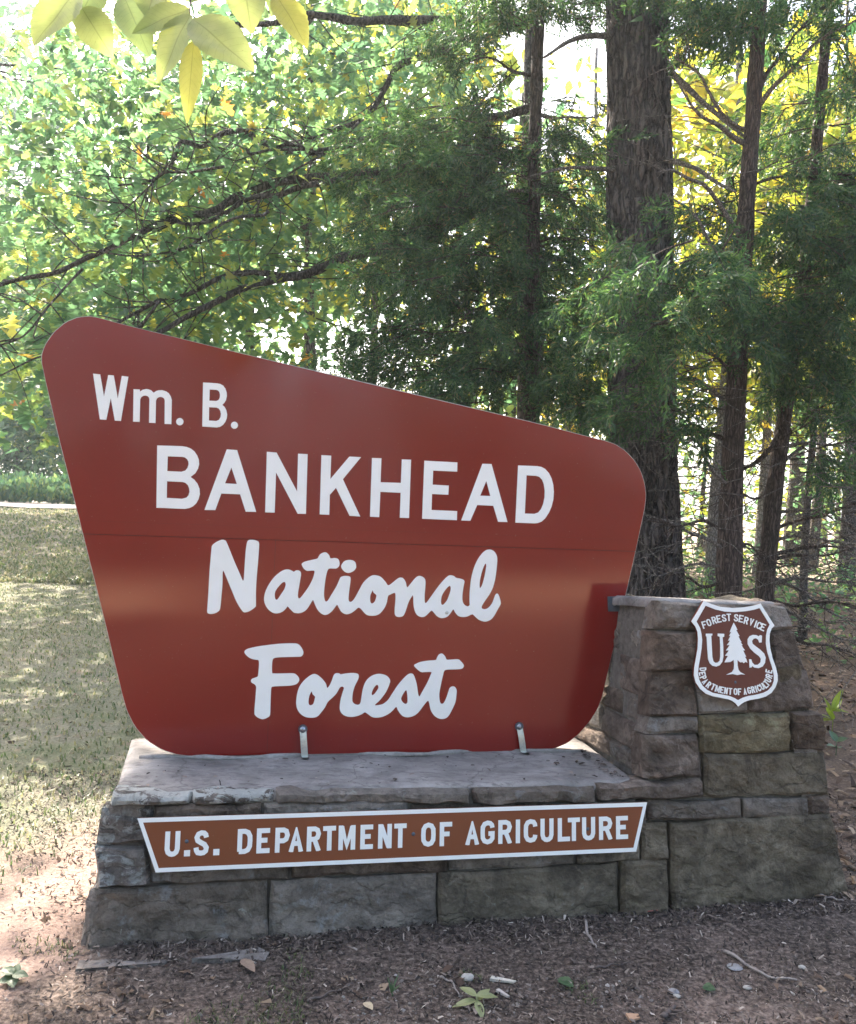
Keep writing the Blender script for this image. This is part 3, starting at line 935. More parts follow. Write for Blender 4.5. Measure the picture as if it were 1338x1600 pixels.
# --- lettering
def letter(polys, holes=(), plane=BOARD, parent=board, mat=M_WHITE, h0=0.001, h1=0.004, name="letter", smooth=0):
    pol = [plane.pxs(p) for p in polys]; hol = [plane.pxs(p) for p in holes]
    if smooth:
        pol = [smooth_loop(p, smooth) for p in pol]; hol = [smooth_loop(p, smooth) for p in hol]
    V, f = slab(plane, pol, hol, h0, h1)
    return obj(name, V, f, mat, parent)
def circ(x, y, r, n=24):
    return [(x + r * math.cos(2 * math.pi * k / n), y + r * math.sin(2 * math.pi * k / n)) for k in range(n)]
w1 = cr(140, 575, 5.575)
letter([w1([(33, 50), (95, 57), (128, 250), (165, 62), (213, 66), (248, 268), (283, 70), (340, 77), (275, 462), (222, 458), (187, 262), (148, 452), (92, 448)])])
letter([w1([(385, 185), (440, 188), (440, 207), (465, 190), (495, 184), (515, 186), (540, 196), (560, 216), (585, 200), (605, 195), (635, 194), (670, 205), (692, 221), (708, 245), (718, 278), (714, 490), (655, 487), (657, 285), (653, 270), (642, 258), (622, 252), (603, 255), (587, 268), (580, 288), (576, 480), (520, 477), (523, 270), (518, 256), (506, 245), (487, 240), (467, 244), (451, 256), (443, 275), (438, 470), (381, 467)])])
letter([w1(circ(788, 468, 32))], name="full_stop"); letter([w1(circ(1263, 499, 31))], name="full_stop")
letter([w1([(990, 127), (1110, 134), (1140, 140), (1165, 154), (1185, 180), (1196, 215), (1197, 245), (1190, 280), (1176, 303), (1158, 322), (1178, 340), (1192, 366), (1200, 405), (1196, 440), (1184, 470), (1165, 495), (1140, 512), (1110, 519), (983, 510)])],
       [w1([(1048, 188), (1105, 191), (1122, 197), (1133, 212), (1138, 238), (1134, 262), (1124, 280), (1105, 288), (1045, 285)]), w1([(1043, 342), (1105, 345), (1126, 353), (1140, 374), (1146, 402), (1141, 430), (1128, 452), (1105, 462), (1041, 458)])])
w2 = cr(235, 690, 6.371)
letter([w2([(70, 38), (320, 46), (365, 54), (405, 70), (440, 97), (468, 138), (484, 180), (487, 225), (477, 268), (450, 315), (402, 352), (440, 380), (472, 420), (491, 470), (494, 525), (482, 572), (458, 615), (425, 645), (390, 662), (345, 670), (62, 658)])],
       [w2([(175, 147), (320, 152), (346, 158), (368, 176), (380, 200), (382, 225), (372, 260), (350, 288), (310, 300), (170, 293)]), w2([(168, 395), (320, 402), (350, 410), (374, 432), (388, 465), (391, 500), (382, 533), (360, 558), (315, 569), (165, 560)])])
letter([w2([(762, 77), (865, 85), (1055, 700), (950, 697), (895, 525), (708, 517), (648, 682), (540, 680)])], [w2([(808, 258), (862, 422), (745, 415)])])
w3 = cr(410, 700, 5.575)
letter([w3([(40, 33), (125, 40), (303, 378), (312, 50), (395, 54), (380, 574), (308, 572), (120, 213), (108, 563), (25, 560)])])
letter([w3([(515, 62), (600, 67), (593, 270), (758, 75), (860, 80), (702, 272), (853, 597), (760, 590), (642, 347), (588, 408), (583, 582), (500, 578)])])
letter([w3([(955, 87), (1037, 90), (1030, 298), (1207, 304), (1215, 99), (1295, 102), (1277, 610), (1197, 607), (1205, 390), (1028, 382), (1018, 602), (938, 598)])])
w4 = cr(645, 710, 5.817)
letter([w4([(105, 57), (405, 73), (403, 157), (185, 147), (180, 275), (327, 283), (323, 367), (175, 360), (170, 505), (403, 515), (400, 598), (85, 585)])])
letter([w4([(633, 85), (715, 88), (860, 615), (775, 612), (732, 467), (585, 460), (522, 603), (440, 600)])], [w4([(668, 240), (705, 378), (612, 375)])])
letter([w4([(957, 100), (1130, 107), (1168, 114), (1202, 132), (1236, 170), (1260, 218), (1275, 275), (1281, 340), (1276, 410), (1260, 475), (1236, 530), (1203, 580), (1170, 610), (1135, 624), (1105, 627), (932, 620)])],
       [w4([(1033, 190), (1120, 195), (1150, 204), (1175, 230), (1190, 270), (1199, 330), (1197, 390), (1185, 450), (1165, 498), (1140, 528), (1105, 540), (1017, 537)])])
# script words
s1 = cr(315, 835, 8.3625); s2 = cr(460, 850, 7.433); s3 = cr(600, 850, 7.042); s4 = cr(375, 1000, 8.3625); s5 = cr(520, 1015, 6.371)
letter([s1([(75, 1010), (88, 1030), (125, 1038), (175, 1030), (220, 1005), (245, 965), (262, 800), (275, 640), (278, 495), (290, 478), (305, 510), (350, 620), (400, 740), (450, 860), (500, 950), (540, 1005), (570, 1017), (620, 1005), (670, 975), (705, 945), (712, 920), (712, 760), (722, 560), (738, 380), (752, 180), (752, 110), (735, 88), (690, 72), (640, 70), (610, 78), (596, 105), (585, 160), (575, 250), (560, 480), (553, 585), (545, 602), (535, 592), (500, 510), (430, 350), (370, 200), (325, 95), (300, 74), (265, 70), (215, 88), (170, 115), (140, 145), (132, 180), (120, 320), (105, 500), (92, 750), (78, 950)])], smooth=3)
nat = (s1([(1300, 525), (1297, 492), (1275, 472), (1245, 468), (1225, 475), (1208, 487), (1190, 478), (1150, 460), (1110, 457), (1060, 472), (1000, 512), (940, 570), (880, 655), (840, 735), (820, 810), (820, 870), (835, 920), (870, 975), (920, 1015), (965, 1030), (1020, 1025), (1070, 1000), (1105, 965), (1125, 940), (1150, 965), (1190, 1005)])
       + s2([(0, 797), (55, 803), (110, 785), (155, 745), (195, 680), (218, 650), (235, 690), (265, 755), (305, 800), (350, 822), (395, 812), (440, 775), (475, 730), (497, 705), (515, 735), (545, 785), (590, 812), (630, 812), (670, 795), (710, 765), (745, 738), (775, 755), (815, 800), (850, 825), (900, 832), (955, 826), (1000, 800), (1050, 735), (1075, 670), (1088, 605), (1110, 588), (1165, 566), (1175, 600), (1172, 680), (1165, 770), (1170, 825), (1200, 845)])
       + s3([(185, 800), (215, 785), (240, 730), (270, 640), (300, 585), (318, 564), (323, 600), (325, 660), (335, 720), (360, 775), (400, 800), (440, 800), (470, 780), (500, 750), (525, 732), (550, 755), (580, 790), (620, 812), (660, 812), (700, 795), (735, 755), (762, 718), (785, 755), (820, 792), (870, 802), (920, 795), (970, 772), (1000, 795), (1040, 830), (1090, 850), (1130, 850), (1175, 830), (1210, 790), (1250, 720), (1278, 670), (1283, 640), (1272, 590), (1255, 550), (1240, 545), (1225, 560), (1210, 600), (1195, 640), (1165, 685), (1130, 712), (1095, 715), (1074, 700), (1082, 670), (1120, 610), (1165, 545), (1200, 470), (1225, 370), (1240, 250), (1245, 160), (1232, 110), (1200, 72), (1160, 60), (1110, 75), (1050, 140), (1000, 235), (965, 350), (950, 450), (942, 550), (942, 640), (943, 670), (925, 685), (900, 678), (875, 655), (862, 610), (865, 530), (880, 440), (885, 410), (870, 390), (830, 378), (795, 372), (770, 352), (735, 343), (700, 355), (640, 415), (580, 490), (530, 560), (480, 630), (462, 648), (449, 638), (447, 560), (455, 460), (455, 400), (440, 370), (405, 352), (370, 355), (335, 385), (290, 440), (262, 474), (250, 468), (240, 420), (215, 380), (185, 368), (150, 380), (95, 425), (48, 454)])
       + s2([(1060, 440), (1010, 385), (960, 365), (910, 363), (860, 390), (800, 450), (755, 530), (700, 630), (665, 668), (642, 668), (630, 640), (635, 560), (650, 450), (653, 395), (640, 375), (590, 370), (550, 378), (530, 400), (490, 490), (430, 590), (390, 655), (370, 667), (354, 650), (345, 590), (350, 500), (365, 390), (385, 310), (405, 285), (450, 284), (490, 282), (520, 255), (525, 215), (510, 175), (470, 162), (420, 165), (405, 130), (375, 100), (345, 97), (305, 115), (280, 150), (265, 170), (200, 185), (120, 205), (90, 225), (88, 245), (110, 285), (145, 310), (180, 310), (225, 308), (235, 325), (215, 400), (170, 490), (100, 590), (60, 632), (43, 610), (45, 560), (60, 470), (75, 380)]))
letter([nat], [s1([(1095, 630), (1080, 620), (1050, 635), (1000, 690), (965, 745), (958, 800), (965, 840), (980, 853), (1000, 840), (1040, 780), (1080, 720), (1100, 660)]),
               s2([(910, 537), (922, 565), (950, 590), (952, 610), (935, 665), (905, 690), (885, 675), (880, 630), (885, 590), (900, 555)]),
               s3([(725, 460), (735, 480), (730, 520), (710, 580), (690, 625), (655, 665), (638, 668), (628, 650), (628, 610), (640, 560), (670, 510), (705, 470)]),
               s3([(1118, 215), (1125, 235), (1120, 280), (1105, 360), (1080, 450), (1057, 486), (1051, 460), (1055, 400), (1075, 310), (1100, 240)])], smooth=3, name="script_word")
letter([s2([(718, 260), (710, 215), (680, 190), (630, 185), (580, 200), (545, 250), (555, 290), (590, 325), (635, 335), (685, 315), (712, 285)])], smooth=3, name="letter_dot")
letter([s4([(60, 150), (80, 125), (130, 105), (250, 80), (400, 60), (550, 45), (700, 42), (760, 52), (800, 90), (828, 145), (825, 185), (800, 213), (750, 217), (620, 220), (500, 225), (450, 235), (428, 260), (420, 340), (422, 420), (440, 435), (560, 435), (690, 433), (735, 450), (770, 490), (775, 525), (755, 560), (715, 583), (640, 595), (520, 600), (440, 605), (412, 620), (405, 700), (400, 850), (395, 970), (370, 1005), (300, 1033), (235, 1010), (200, 980), (190, 945), (200, 800), (212, 640), (210, 600), (190, 575), (155, 555), (145, 530), (160, 505), (200, 490), (232, 475), (240, 440), (250, 330), (245, 265), (210, 255), (160, 245), (110, 220), (70, 180)])], smooth=3)
ores = (s4([(1140, 624), (1125, 570), (1080, 510), (1030, 465), (985, 443), (940, 450), (880, 490), (810, 560), (765, 640), (742, 740), (735, 830), (750, 900), (790, 960), (850, 1000), (910, 1012), (975, 1010), (1020, 990), (1060, 945), (1110, 880), (1150, 805), (1215, 745)])
        + s5([(40, 430), (70, 377), (95, 366), (112, 382), (100, 420), (80, 490), (70, 560), (75, 610), (110, 650), (170, 668), (240, 660), (290, 640), (320, 622), (350, 640), (390, 668), (440, 675), (500, 665), (560, 635), (600, 600), (632, 568), (650, 605), (690, 655), (740, 672), (800, 660), (850, 625), (900, 560), (930, 522), (950, 508), (962, 540), (975, 600), (1010, 655), (1060, 685), (1110, 686), (1150, 660), (1190, 590), (1220, 520), (1230, 450), (1232, 400), (1215, 370), (1190, 365), (1165, 380), (1150, 420), (1130, 480), (1105, 530), (1080, 537), (1065, 510), (1060, 440), (1075, 350), (1095, 260), (1110, 210), (1140, 198), (1220, 195), (1280, 190), (1302, 170), (1300, 145), (1265, 105), (1240, 95), (1180, 98), (1135, 98), (1120, 70), (1100, 45), (1080, 38), (1055, 50), (1035, 85), (1025, 103), (960, 108), (880, 120), (830, 140), (810, 155), (825, 180), (875, 220), (920, 222), (980, 222), (975, 250), (940, 330), (890, 420), (864, 464), (850, 440), (835, 340), (810, 260), (790, 238), (760, 240), (720, 270), (650, 350), (590, 440), (550, 500), (500, 540), (440, 553), (420, 547), (470, 500), (530, 420), (565, 340), (570, 300), (545, 265), (500, 245), (440, 242), (380, 265), (330, 315), (300, 390), (285, 480), (275, 530), (255, 548), (220, 540), (196, 510), (200, 430), (220, 360), (250, 300), (260, 260), (245, 238), (200, 232), (140, 235), (80, 245), (65, 235), (30, 235), (10, 255), (-10, 310)])
        + s4([(1170, 595)]))
letter([ores], [s4([(938, 670), (950, 705), (980, 735), (980, 760), (960, 830), (925, 852), (900, 835), (898, 780), (910, 720)]),
                s5([(450, 355), (435, 350), (405, 385), (388, 430), (392, 452), (410, 445), (435, 415), (455, 380)]),
                s5([(730, 402), (740, 430), (745, 500), (740, 530), (725, 540), (700, 525), (682, 495), (685, 470), (705, 430)])], smooth=3, name="script_word")
# screw in the script
p = BOARD.w(BOARD.px(698, 957)[None])[0] + BOARD.n * .004
V, f = hemi(p, BOARD.n, .008, .003); obj("screw", V, f, M_GALV, board, smooth=True)

# --- fixing straps and pillar bracket
def strap(px0, px1):
    top_ = BOARD.w(BOARD.px(*px0)[None])[0] + BOARD.n * .002
    x0 = BOARD.px(*px0); x1 = BOARD.px(*px1)
    pts = []
    for t in np.linspace(0, 1, 13):
        h = .004 + .018 * math.sin(math.pi * min(1, t * 1.05)) * .7 + .02 * t ** 3
        q = x0 + (x1 - x0) * t
        z = max(q[1], .006)
        pts.append((q[0], z, h))
    lx = pts[-1]
    pts += [(lx[0], .008, lx[2] + .02), (lx[0], .008, lx[2] + .035)]
    w = .0135; V = []
    for a, z, h in pts:
        for s, e in ((-w, 0), (w, 0), (w, .004), (-w, .004)):
            V.append(BOARD.w(np.array([[a + s, z]]), h + e)[0])
    f = []
    for k in range(len(pts) - 1):
        for j in range(4):
            a, b = k * 4 + j, k * 4 + (j + 1) % 4
            f.append((a, b, b + 4, a + 4))
    f += [(0, 3, 2, 1), (len(V) - 4, len(V) - 3, len(V) - 2, len(V) - 1)]
    s = obj("strap_bracket", V, f, M_GALV, board)
    c = BOARD.w((x0 + (x1 - x0) * .09)[None])[0]
    V1, f1 = tube([c + BOARD.n * .006, c + BOARD.n * .013], [.019, .019], 16)
    obj("washer", V1, f1, M_STEEL, s)
    V2, f2 = hemi(c + BOARD.n * .013, BOARD.n, .0145, .012, 14, 5)
    obj("bolt", V2, f2, M_BOLT, s, smooth=True)
strap((473, 1134), (476, 1183)); strap((810, 1130), (816, 1177))
pa, pb, pc, pd = BOARD.px(949, 932), BOARD.px(978, 931), BOARD.px(979, 955), BOARD.px(950, 955)
V, f = slab(BOARD, [np.array([pa, pb, pc, pd])], [], .002, .008)
br = obj("pillar_bracket", V, f, M_STEEL, board)
q = np.array([(BOARD.px(978, 930) + BOARD.px(979, 956)) / 2])
V, f = box(BOARD.w(q)[0] + BOARD.n * .02 + U * .004, U, BOARD.n, ZZ, .003, .024, .032)
obj("flange", V, f, M_STEEL, br)
V, f = hemi(BOARD.w(BOARD.px(959, 944)[None])[0] + BOARD.n * .008, BOARD.n, .007, .006); obj("bolt", V, f, M_GALV, br, smooth=True)
V, f = hemi(BOARD.w(q)[0] + BOARD.n * .03 + U * .001, -U, .006, .005); obj("bolt", V, f, M_BOLT, br, smooth=True)

# ------------------------------------------------------------------ stroke alphabet for plates
STK = {
 'A': [[(.04, 0), (.5, 1), (.96, 0)], [(.22, .30), (.78, .30)]],
 'C': [[(.93, .72), (.90, .85), (.78, .96), (.5, 1), (.24, .94), (.09, .78), (.07, .5), (.09, .22), (.24, .06), (.5, 0), (.78, .04), (.90, .15), (.93, .28)]],
 'D': [[(.09, 0), (.09, 1), (.5, 1), (.76, .93), (.91, .75), (.93, .5), (.91, .25), (.76, .07), (.5, 0), (.04, 0)]],
 'E': [[(.95, 1), (.09, 1), (.09, 0), (.96, 0)], [(.09, .52), (.76, .52)]],
 'F': [[(.95, 1), (.09, 1), (.09, -.045)], [(.09, .50), (.74, .50)]],
 'G': [[(.92, .74), (.88, .88), (.74, .97), (.5, 1), (.24, .94), (.09, .78), (.07, .5), (.09, .22), (.24, .06), (.5, 0), (.76, .05), (.92, .18), (.93, .44), (.58, .44)]],
 'I': [[(.5, -.045), (.5, 1.045)]],
 'L': [[(.10, 1.045), (.10, 0), (.98, 0)]],
 'M': [[(.07, -.045), (.07, 1.045)], [(.93, -.045), (.93, 1.045)], [(.13, 1.06), (.5, .13), (.87, 1.06)]],
 'N': [[(.09, -.045), (.09, 1.045)], [(.91, -.045), (.91, 1.045)], [(.15, 1.06), (.85, -.06)]],
 'O': [[(.5, 1), (.24, .94), (.09, .78), (.07, .5), (.09, .22), (.24, .06), (.5, 0), (.76, .06), (.91, .22), (.93, .5), (.91, .78), (.76, .94), (.5, 1)]],
 'P': [[(.09, -.045), (.09, 1), (.60, 1), (.82, .93), (.92, .74), (.82, .54), (.60, .46), (.09, .46)]],
 'R': [[(.09, -.045), (.09, 1), (.58, 1), (.80, .93), (.90, .75), (.80, .56), (.58, .48), (.09, .48)], [(.54, .50), (.93, -.045)]],
 'S': [[(.88, .76), (.82, .90), (.68, .98), (.46, 1), (.22, .94), (.10, .78), (.18, .62), (.44, .52), (.74, .42), (.91, .26), (.86, .10), (.70, .02), (.46, 0), (.22, .03), (.10, .14), (.06, .28)]],
 'T': [[(0, 1), (1, 1)], [(.5, 1), (.5, -.045)]],
 'U': [[(.10, 1.045), (.10, .26), (.18, .10), (.34, .02), (.5, 0), (.66, .02), (.82, .10), (.90, .26), (.90, 1.045)]],
 'V': [[(.04, 1.02), (.5, 0.02), (.96, 1.02)]],
}
def stroke_polys(pl, w):
    """polyline -> mitred quads"""
    P = np.asarray(pl, float); n = len(P)
    closed = np.allclose(P[0], P[-1])
    d = np.diff(P, axis=0); d /= np.linalg.norm(d, axis=1)[:, None]
    nrm = np.stack([-d[:, 1], d[:, 0]], -1)
    offs = []
    for k in range(n):
        if k == 0: a, b = (nrm[-1], nrm[0]) if closed else (nrm[0], nrm[0])
        elif k == n - 1: a, b = (nrm[-1], nrm[0]) if closed else (nrm[-1], nrm[-1])
        else: a, b = nrm[k - 1], nrm[k]
        m = a + b; m /= np.linalg.norm(m) + 1e-9
        offs.append(m / max(.45, m @ a) * w / 2)
    offs = np.array(offs)
    return [np.array([P[k] + offs[k], P[k + 1] + offs[k + 1], P[k + 1] - offs[k + 1], P[k] - offs[k]]) for k in range(n - 1)]
def glyph(ch, w, h, t):
    """polys in a w x h box, stroke t"""
    out = []
    for pl in STK[ch]:
        q = np.array(pl, float)
        x = t * .5 * .0 + q[:, 0] * w
        if ch not in 'AVTI':
            x = t * .5 + (q[:, 0] - .08) / .84 * (w - t) if ch not in 'EFL' else t * .5 + (q[:, 0] - .09) / .87 * (w - t * .5)
        y = t * .5 + q[:, 1] * (h - t)
        y = np.where(np.abs(q[:, 1] + .045) < .001, 0, np.where(np.abs(q[:, 1] - 1.045) < .001, h, y))
        if ch in 'AV':
            x = t * .56 + q[:, 0] * (w - 1.12 * t)
            y = np.where(q[:, 1] < .01, 0.0, y) if ch == 'A' else np.where(q[:, 1] > .9, h, y)
            if ch == 'A': y = np.where(q[:, 1] > .9, h - t * .62, y)
            else: y = np.where(q[:, 1] < .1, t * .62, y)
        for q4 in stroke_polys(np.stack([x, y], -1), t):
            q4 = clip_half(q4, np.array([0., 0.]), np.array([1., 0.]), 1)
            q4 = clip_half(q4, np.array([0., h]), np.array([1., h]), -1) if len(q4) else q4
            if len(q4) > 2: out.append(q4)
    return out
def put(polys, plane, org, ex, ey, parent, h0, h1, mat=M_WHITE, name="letter"):
    ex = np.asarray(ex, float); ey = np.asarray(ey, float)
    pp = [np.asarray(org) + p[:, :1] * ex + p[:, 1:2] * ey for p in polys]
    V, f = slab(plane, pp, [], h0, h1)
    return obj(name, V, f, mat, parent)

# --- department plate on the wall front
DP = FRONT.off(0.042)
dsign = thing("department_plate", tuple(L(1.1, 0, .3)), "long brown plate with white border reading U.S. Department of Agriculture", "sign")
o4 = [(215, 1278.5), (1011, 1253.5), (994, 1330.5), (243.5, 1363)]
i4 = [(223.8, 1285), (1004.8, 1260), (989.8, 1324.5), (248.2, 1356.3)]
O2, I2 = DP.pxs(o4), DP.pxs(i4)
V, f = slab(DP, [O2], [], -.006, 0); obj("panel", V, f, M_BROWN, dsign)
V, f = slab(DP, [O2], [I2], .0005, .002); obj("border", V, f, M_WHITE, dsign)
ta, tb = DP.px(257, 1299.3), DP.px(961, 1275.3)
ba, bb = DP.px(257, 1339.0), DP.px(965, 1311.2)
topl = lambda x: ta[1] + (tb[1] - ta[1]) * (x - ta[0]) / (tb[0] - ta[0])
botl = lambda x: ba[1] + (bb[1] - ba[1]) * (x - ba[0]) / (bb[0] - ba[0])
TXT = [('U', 257.4, 281.9), ('S', 303.4, 327), ('D', 371, 394.5), ('E', 401.2, 422), ('P', 429.9, 452.9), ('A', 450.4, 475.6), ('R', 479.4, 501.9),
       ('T', 504.7, 524.9), ('M', 529.3, 555.2), ('E', 563.2, 583.1), ('N', 590.8, 612.4), ('T', 616, 635.2), ('O', 658.4, 680.6), ('F', 687.2, 706.6),
       ('A', 726, 750), ('G', 751, 772.7), ('R', 778.4, 800.1), ('I', 805.2, 813.4), ('C', 818.6, 839.4), ('U', 844.2, 865.2), ('L', 871.4, 890.2),
       ('T', 887.4, 906), ('U', 909.2, 930.2), ('R', 935.8, 957), ('E', 962.6, 981.2)]
for ch, xa, xb in TXT:
    ym = 1319.5 - (xa - 257) * .0372
    a = DP.px(xa, ym); b = DP.px(xb, ym - .8)
    y0, y1 = botl(a[0]), topl(a[0])
    w, h = b[0] - a[0], y1 - y0
    t = .0165
    put(glyph(ch, w, h, t), DP, (a[0], y0), (1, 0), (0, 1), dsign, .0005, .0022)
for xa, xb, yb in ((287.5, 297, 1338), (333.2, 342.8, 1336.3)):
    a = DP.px(xa, yb); s = DP.px(xb, yb)[0] - a[0]
    V, f = slab(DP, [np.array([(a[0], a[1]), (a[0] + s, a[1]), (a[0] + s, a[1] + s), (a[0], a[1] + s)])], [], .0005, .0022)
    obj("full_stop", V, f, M_WHITE, dsign)
for x, y in ((292, 1314.5), (646, 1303), (918.5, 1295)):
    V, f = hemi(DP.w(DP.px(x, y)[None])[0] + DP.n * .0015, DP.n, .007, .003, 10, 3); obj("screw", V, f, M_STEEL, dsign, smooth=True)

# --- shield on the pillar
SP = FRONT.off(0.045)
shield = thing("forest_service_shield", tuple(SP.w(SP.px(1150, 1100)[None])[0]), "brown shield plaque with white border, pine tree emblem and letters US on pillar", "sign")
k8 = cr(1070, 920, 8.0)
so_ = k8([(235, 150), (330, 190), (440, 225), (600, 240), (750, 230), (850, 212), (945, 185), (1030, 320), (1118, 460), (1080, 500), (1060, 560), (1055, 640), (1065, 740), (1095, 870), (1135, 980), (1158, 1080), (1158, 1150), (1130, 1230), (1080, 1300), (1010, 1345), (930, 1370), (800, 1392), (740, 1415), (700, 1440), (665, 1472), (630, 1430), (590, 1400), (540, 1380), (450, 1362), (340, 1340), (260, 1310), (190, 1250), (135, 1170), (112, 1080), (118, 980), (140, 860), (160, 740), (165, 620), (158, 540), (130, 470), (80, 408), (160, 280)])
si_ = k8([(258, 210), (380, 258), (500, 285), (620, 292), (760, 280), (860, 262), (932, 240), (1000, 350), (1060, 448), (1030, 510), (1015, 580), (1012, 680), (1030, 790), (1060, 890), (1090, 980), (1112, 1080), (1112, 1150), (1090, 1215), (1040, 1270), (980, 1300), (880, 1325), (790, 1340), (720, 1362), (665, 1392), (620, 1365), (560, 1340), (450, 1318), (350, 1300), (280, 1265), (220, 1210), (180, 1140), (162, 1060), (172, 960), (190, 860), (208, 740), (215, 640), (205, 560), (190, 490), (145, 408), (200, 310)])
SO2, SI2 = SP.pxs(so_), SP.pxs(si_)
V, f = slab(SP, [SO2], [], -.012, 0); obj("panel", V, f, M_SHIELD, shield)
V, f = slab(SP, [SO2], [SI2], .0005, .003); obj("border", V, f, M_WHITE, shield)
letter([k8([(610, 425), (635, 470), (655, 512), (640, 515), (665, 560), (683, 590), (668, 592), (690, 640), (708, 668), (695, 668), (722, 705), (705, 702), (728, 740), (750, 768), (728, 770), (745, 810), (765, 850), (748, 848), (768, 880), (780, 925), (760, 910), (735, 930), (720, 915), (695, 920), (675, 905), (655, 885), (658, 960), (668, 1010), (690, 1040), (752, 1072), (700, 1068), (655, 1078), (600, 1065), (520, 1073), (590, 1040), (612, 1000), (615, 950), (610, 885), (590, 900), (565, 915), (495, 920), (520, 870), (540, 840), (503, 835), (530, 800), (550, 770), (513, 770), (540, 735), (560, 700), (525, 705), (550, 670), (565, 645), (540, 648), (560, 610), (570, 585), (552, 590), (575, 550), (585, 535), (560, 545), (580, 490)])], plane=SP, parent=shield, h0=.0005, h1=.003, name="pine_emblem")
letter([k8([(262, 560), (342, 560), (342, 580), (328, 590), (335, 720), (342, 850), (355, 905), (380, 925), (410, 922), (435, 900), (442, 850), (442, 720), (436, 600), (410, 590), (410, 558), (490, 562), (490, 598), (470, 605), (478, 720), (480, 850), (468, 910), (435, 955), (390, 972), (345, 962), (310, 930), (290, 880), (280, 760), (272, 600), (262, 590)])], plane=SP, parent=shield, h0=.0005, h1=.003)
letter([k8([(940, 578), (962, 585), (958, 670), (930, 672), (915, 635), (890, 618), (860, 622), (838, 650), (845, 685), (880, 715), (940, 760), (990, 810), (1008, 860), (1000, 925), (970, 970), (920, 992), (870, 985), (840, 962), (835, 980), (808, 985), (803, 880), (828, 880), (840, 920), (870, 950), (910, 950), (945, 920), (950, 875), (925, 840), (870, 800), (815, 745), (785, 690), (785, 630), (810, 592), (850, 575), (890, 578), (925, 595)])], plane=SP, parent=shield, h0=.0005, h1=.003)
ARC = [('F', 243, 450, -16), ('O', 300, 422, -20), ('R', 366, 393, -16), ('E', 424, 376, -12), ('S', 490, 364, -8), ('T', 550, 356, -2),
       ('S', 641, 362, 5), ('E', 702, 374, 9), ('R', 767, 397, 14), ('V', 832, 418, 17), ('I', 884, 440, 20), ('C', 926, 458, 21), ('E', 976, 480, 22)]
for ch, x, y, a in ARC:
    _arc = (ch, x, y, a, 92, 54 if ch not in 'I' else 16, 15)
    ARC[ARC.index((ch, x, y, a))] = _arc
LOW = [('D', 226, 1005, 84), ('E', 216, 1060, 76), ('P', 230, 1110, 64), ('A', 254, 1156, 52), ('R', 298, 1200, 38), ('T', 352, 1226, 26), ('M', 410, 1250, 16),
       ('E', 464, 1264, 11), ('N', 514, 1274, 8), ('T', 568, 1281, 4), ('O', 633, 1284, 0), ('F', 684, 1286, -2), ('A', 752, 1280, -6), ('G', 803, 1270, -9),
       ('R', 853, 1260, -13), ('I', 890, 1252, -17), ('C', 925, 1240, -21), ('U', 966, 1222, -28), ('L', 1004, 1202, -38), ('T', 1022, 1178, -46), ('U', 1040, 1138, -58), ('R', 1052, 1088, -68), ('E', 1050, 1030, -78)]
ARC += [(c, x, y, a, 84, {'I': 15, 'M': 56, 'O': 46}.get(c, 43), 14) for c, x, y, a in LOW]
for ch, x, y, a, hh, ww, tt in ARC:
    px0, py0 = 1070 + x / 8, 920 + y / 8
    o = SP.px(px0, py0)
    e1 = (SP.px(px0 + 1, py0 + .03) - o) / 8; e2 = (SP.px(px0 - .02, py0 - 1) - o) / 8
    r = math.radians(a)
    ex = e1 * math.cos(r) - e2 * math.sin(r); ey = e1 * math.sin(r) + e2 * math.cos(r)
    gl = [(p - [ww / 2, hh / 2]) for p in glyph(ch, ww, hh, tt)]
    put(gl, SP, o, ex, ey, shield, .0005, .0028)
V, f = hemi(SP.w(SP.px(1149, 1066)[None])[0] + SP.n * .001, SP.n, .006, .003, 10, 3); obj("screw", V, f, M_STEEL, shield, smooth=True)

#__TREES__
# ------------------------------------------------------------------ foliage prototypes
def leaf_strip(stations, fold=0.25, droop=0.15):
    """stations: (x along, half width); returns tri mesh lying in XY (Y = length axis)"""
    V, f = [], []
    for y, w in stations:
        z = -droop * y * y
        V += [(-w, y, z + fold * w), (w, y, z + fold * w)]
    for k in range(len(stations) - 1):
        a = 2 * k
        f += [(a, a + 1, a + 3), (a, a + 3, a + 2)]
    return np.array(V), np.array(f)
OAKLEAF = [leaf_strip([(0, .012), (.16, .02), (.22, .17), (.30, .07), (.40, .30), (.50, .09), (.62, .33), (.70, .10), (.84, .18), (1, .01)], .2, .12),
           leaf_strip([(0, .012), (.14, .03), (.24, .22), (.33, .09), (.46, .34), (.55, .12), (.68, .28), (.78, .09), (.88, .12), (1, .01)], .35, .25)]
OVAL = [leaf_strip([(0, .01), (.25, .20), (.55, .26), (.82, .14), (1, .01)], .25, .2), leaf_strip([(0, .01), (.3, .17), (.6, .21), (1, .01)], .4, .1)]
FAR = [(np.array([(-.28, .3, .03), (0, 0, 0), (.28, .35, .05), (.05, 1, -.08)]), np.array([(1, 2, 0), (0, 2, 3)])),
       (np.array([(-.35, .5, .0), (0, 0, 0), (.22, .3, .1), (.0, .9, -.1)]), np.array([(1, 2, 0), (0, 2, 3)]))]

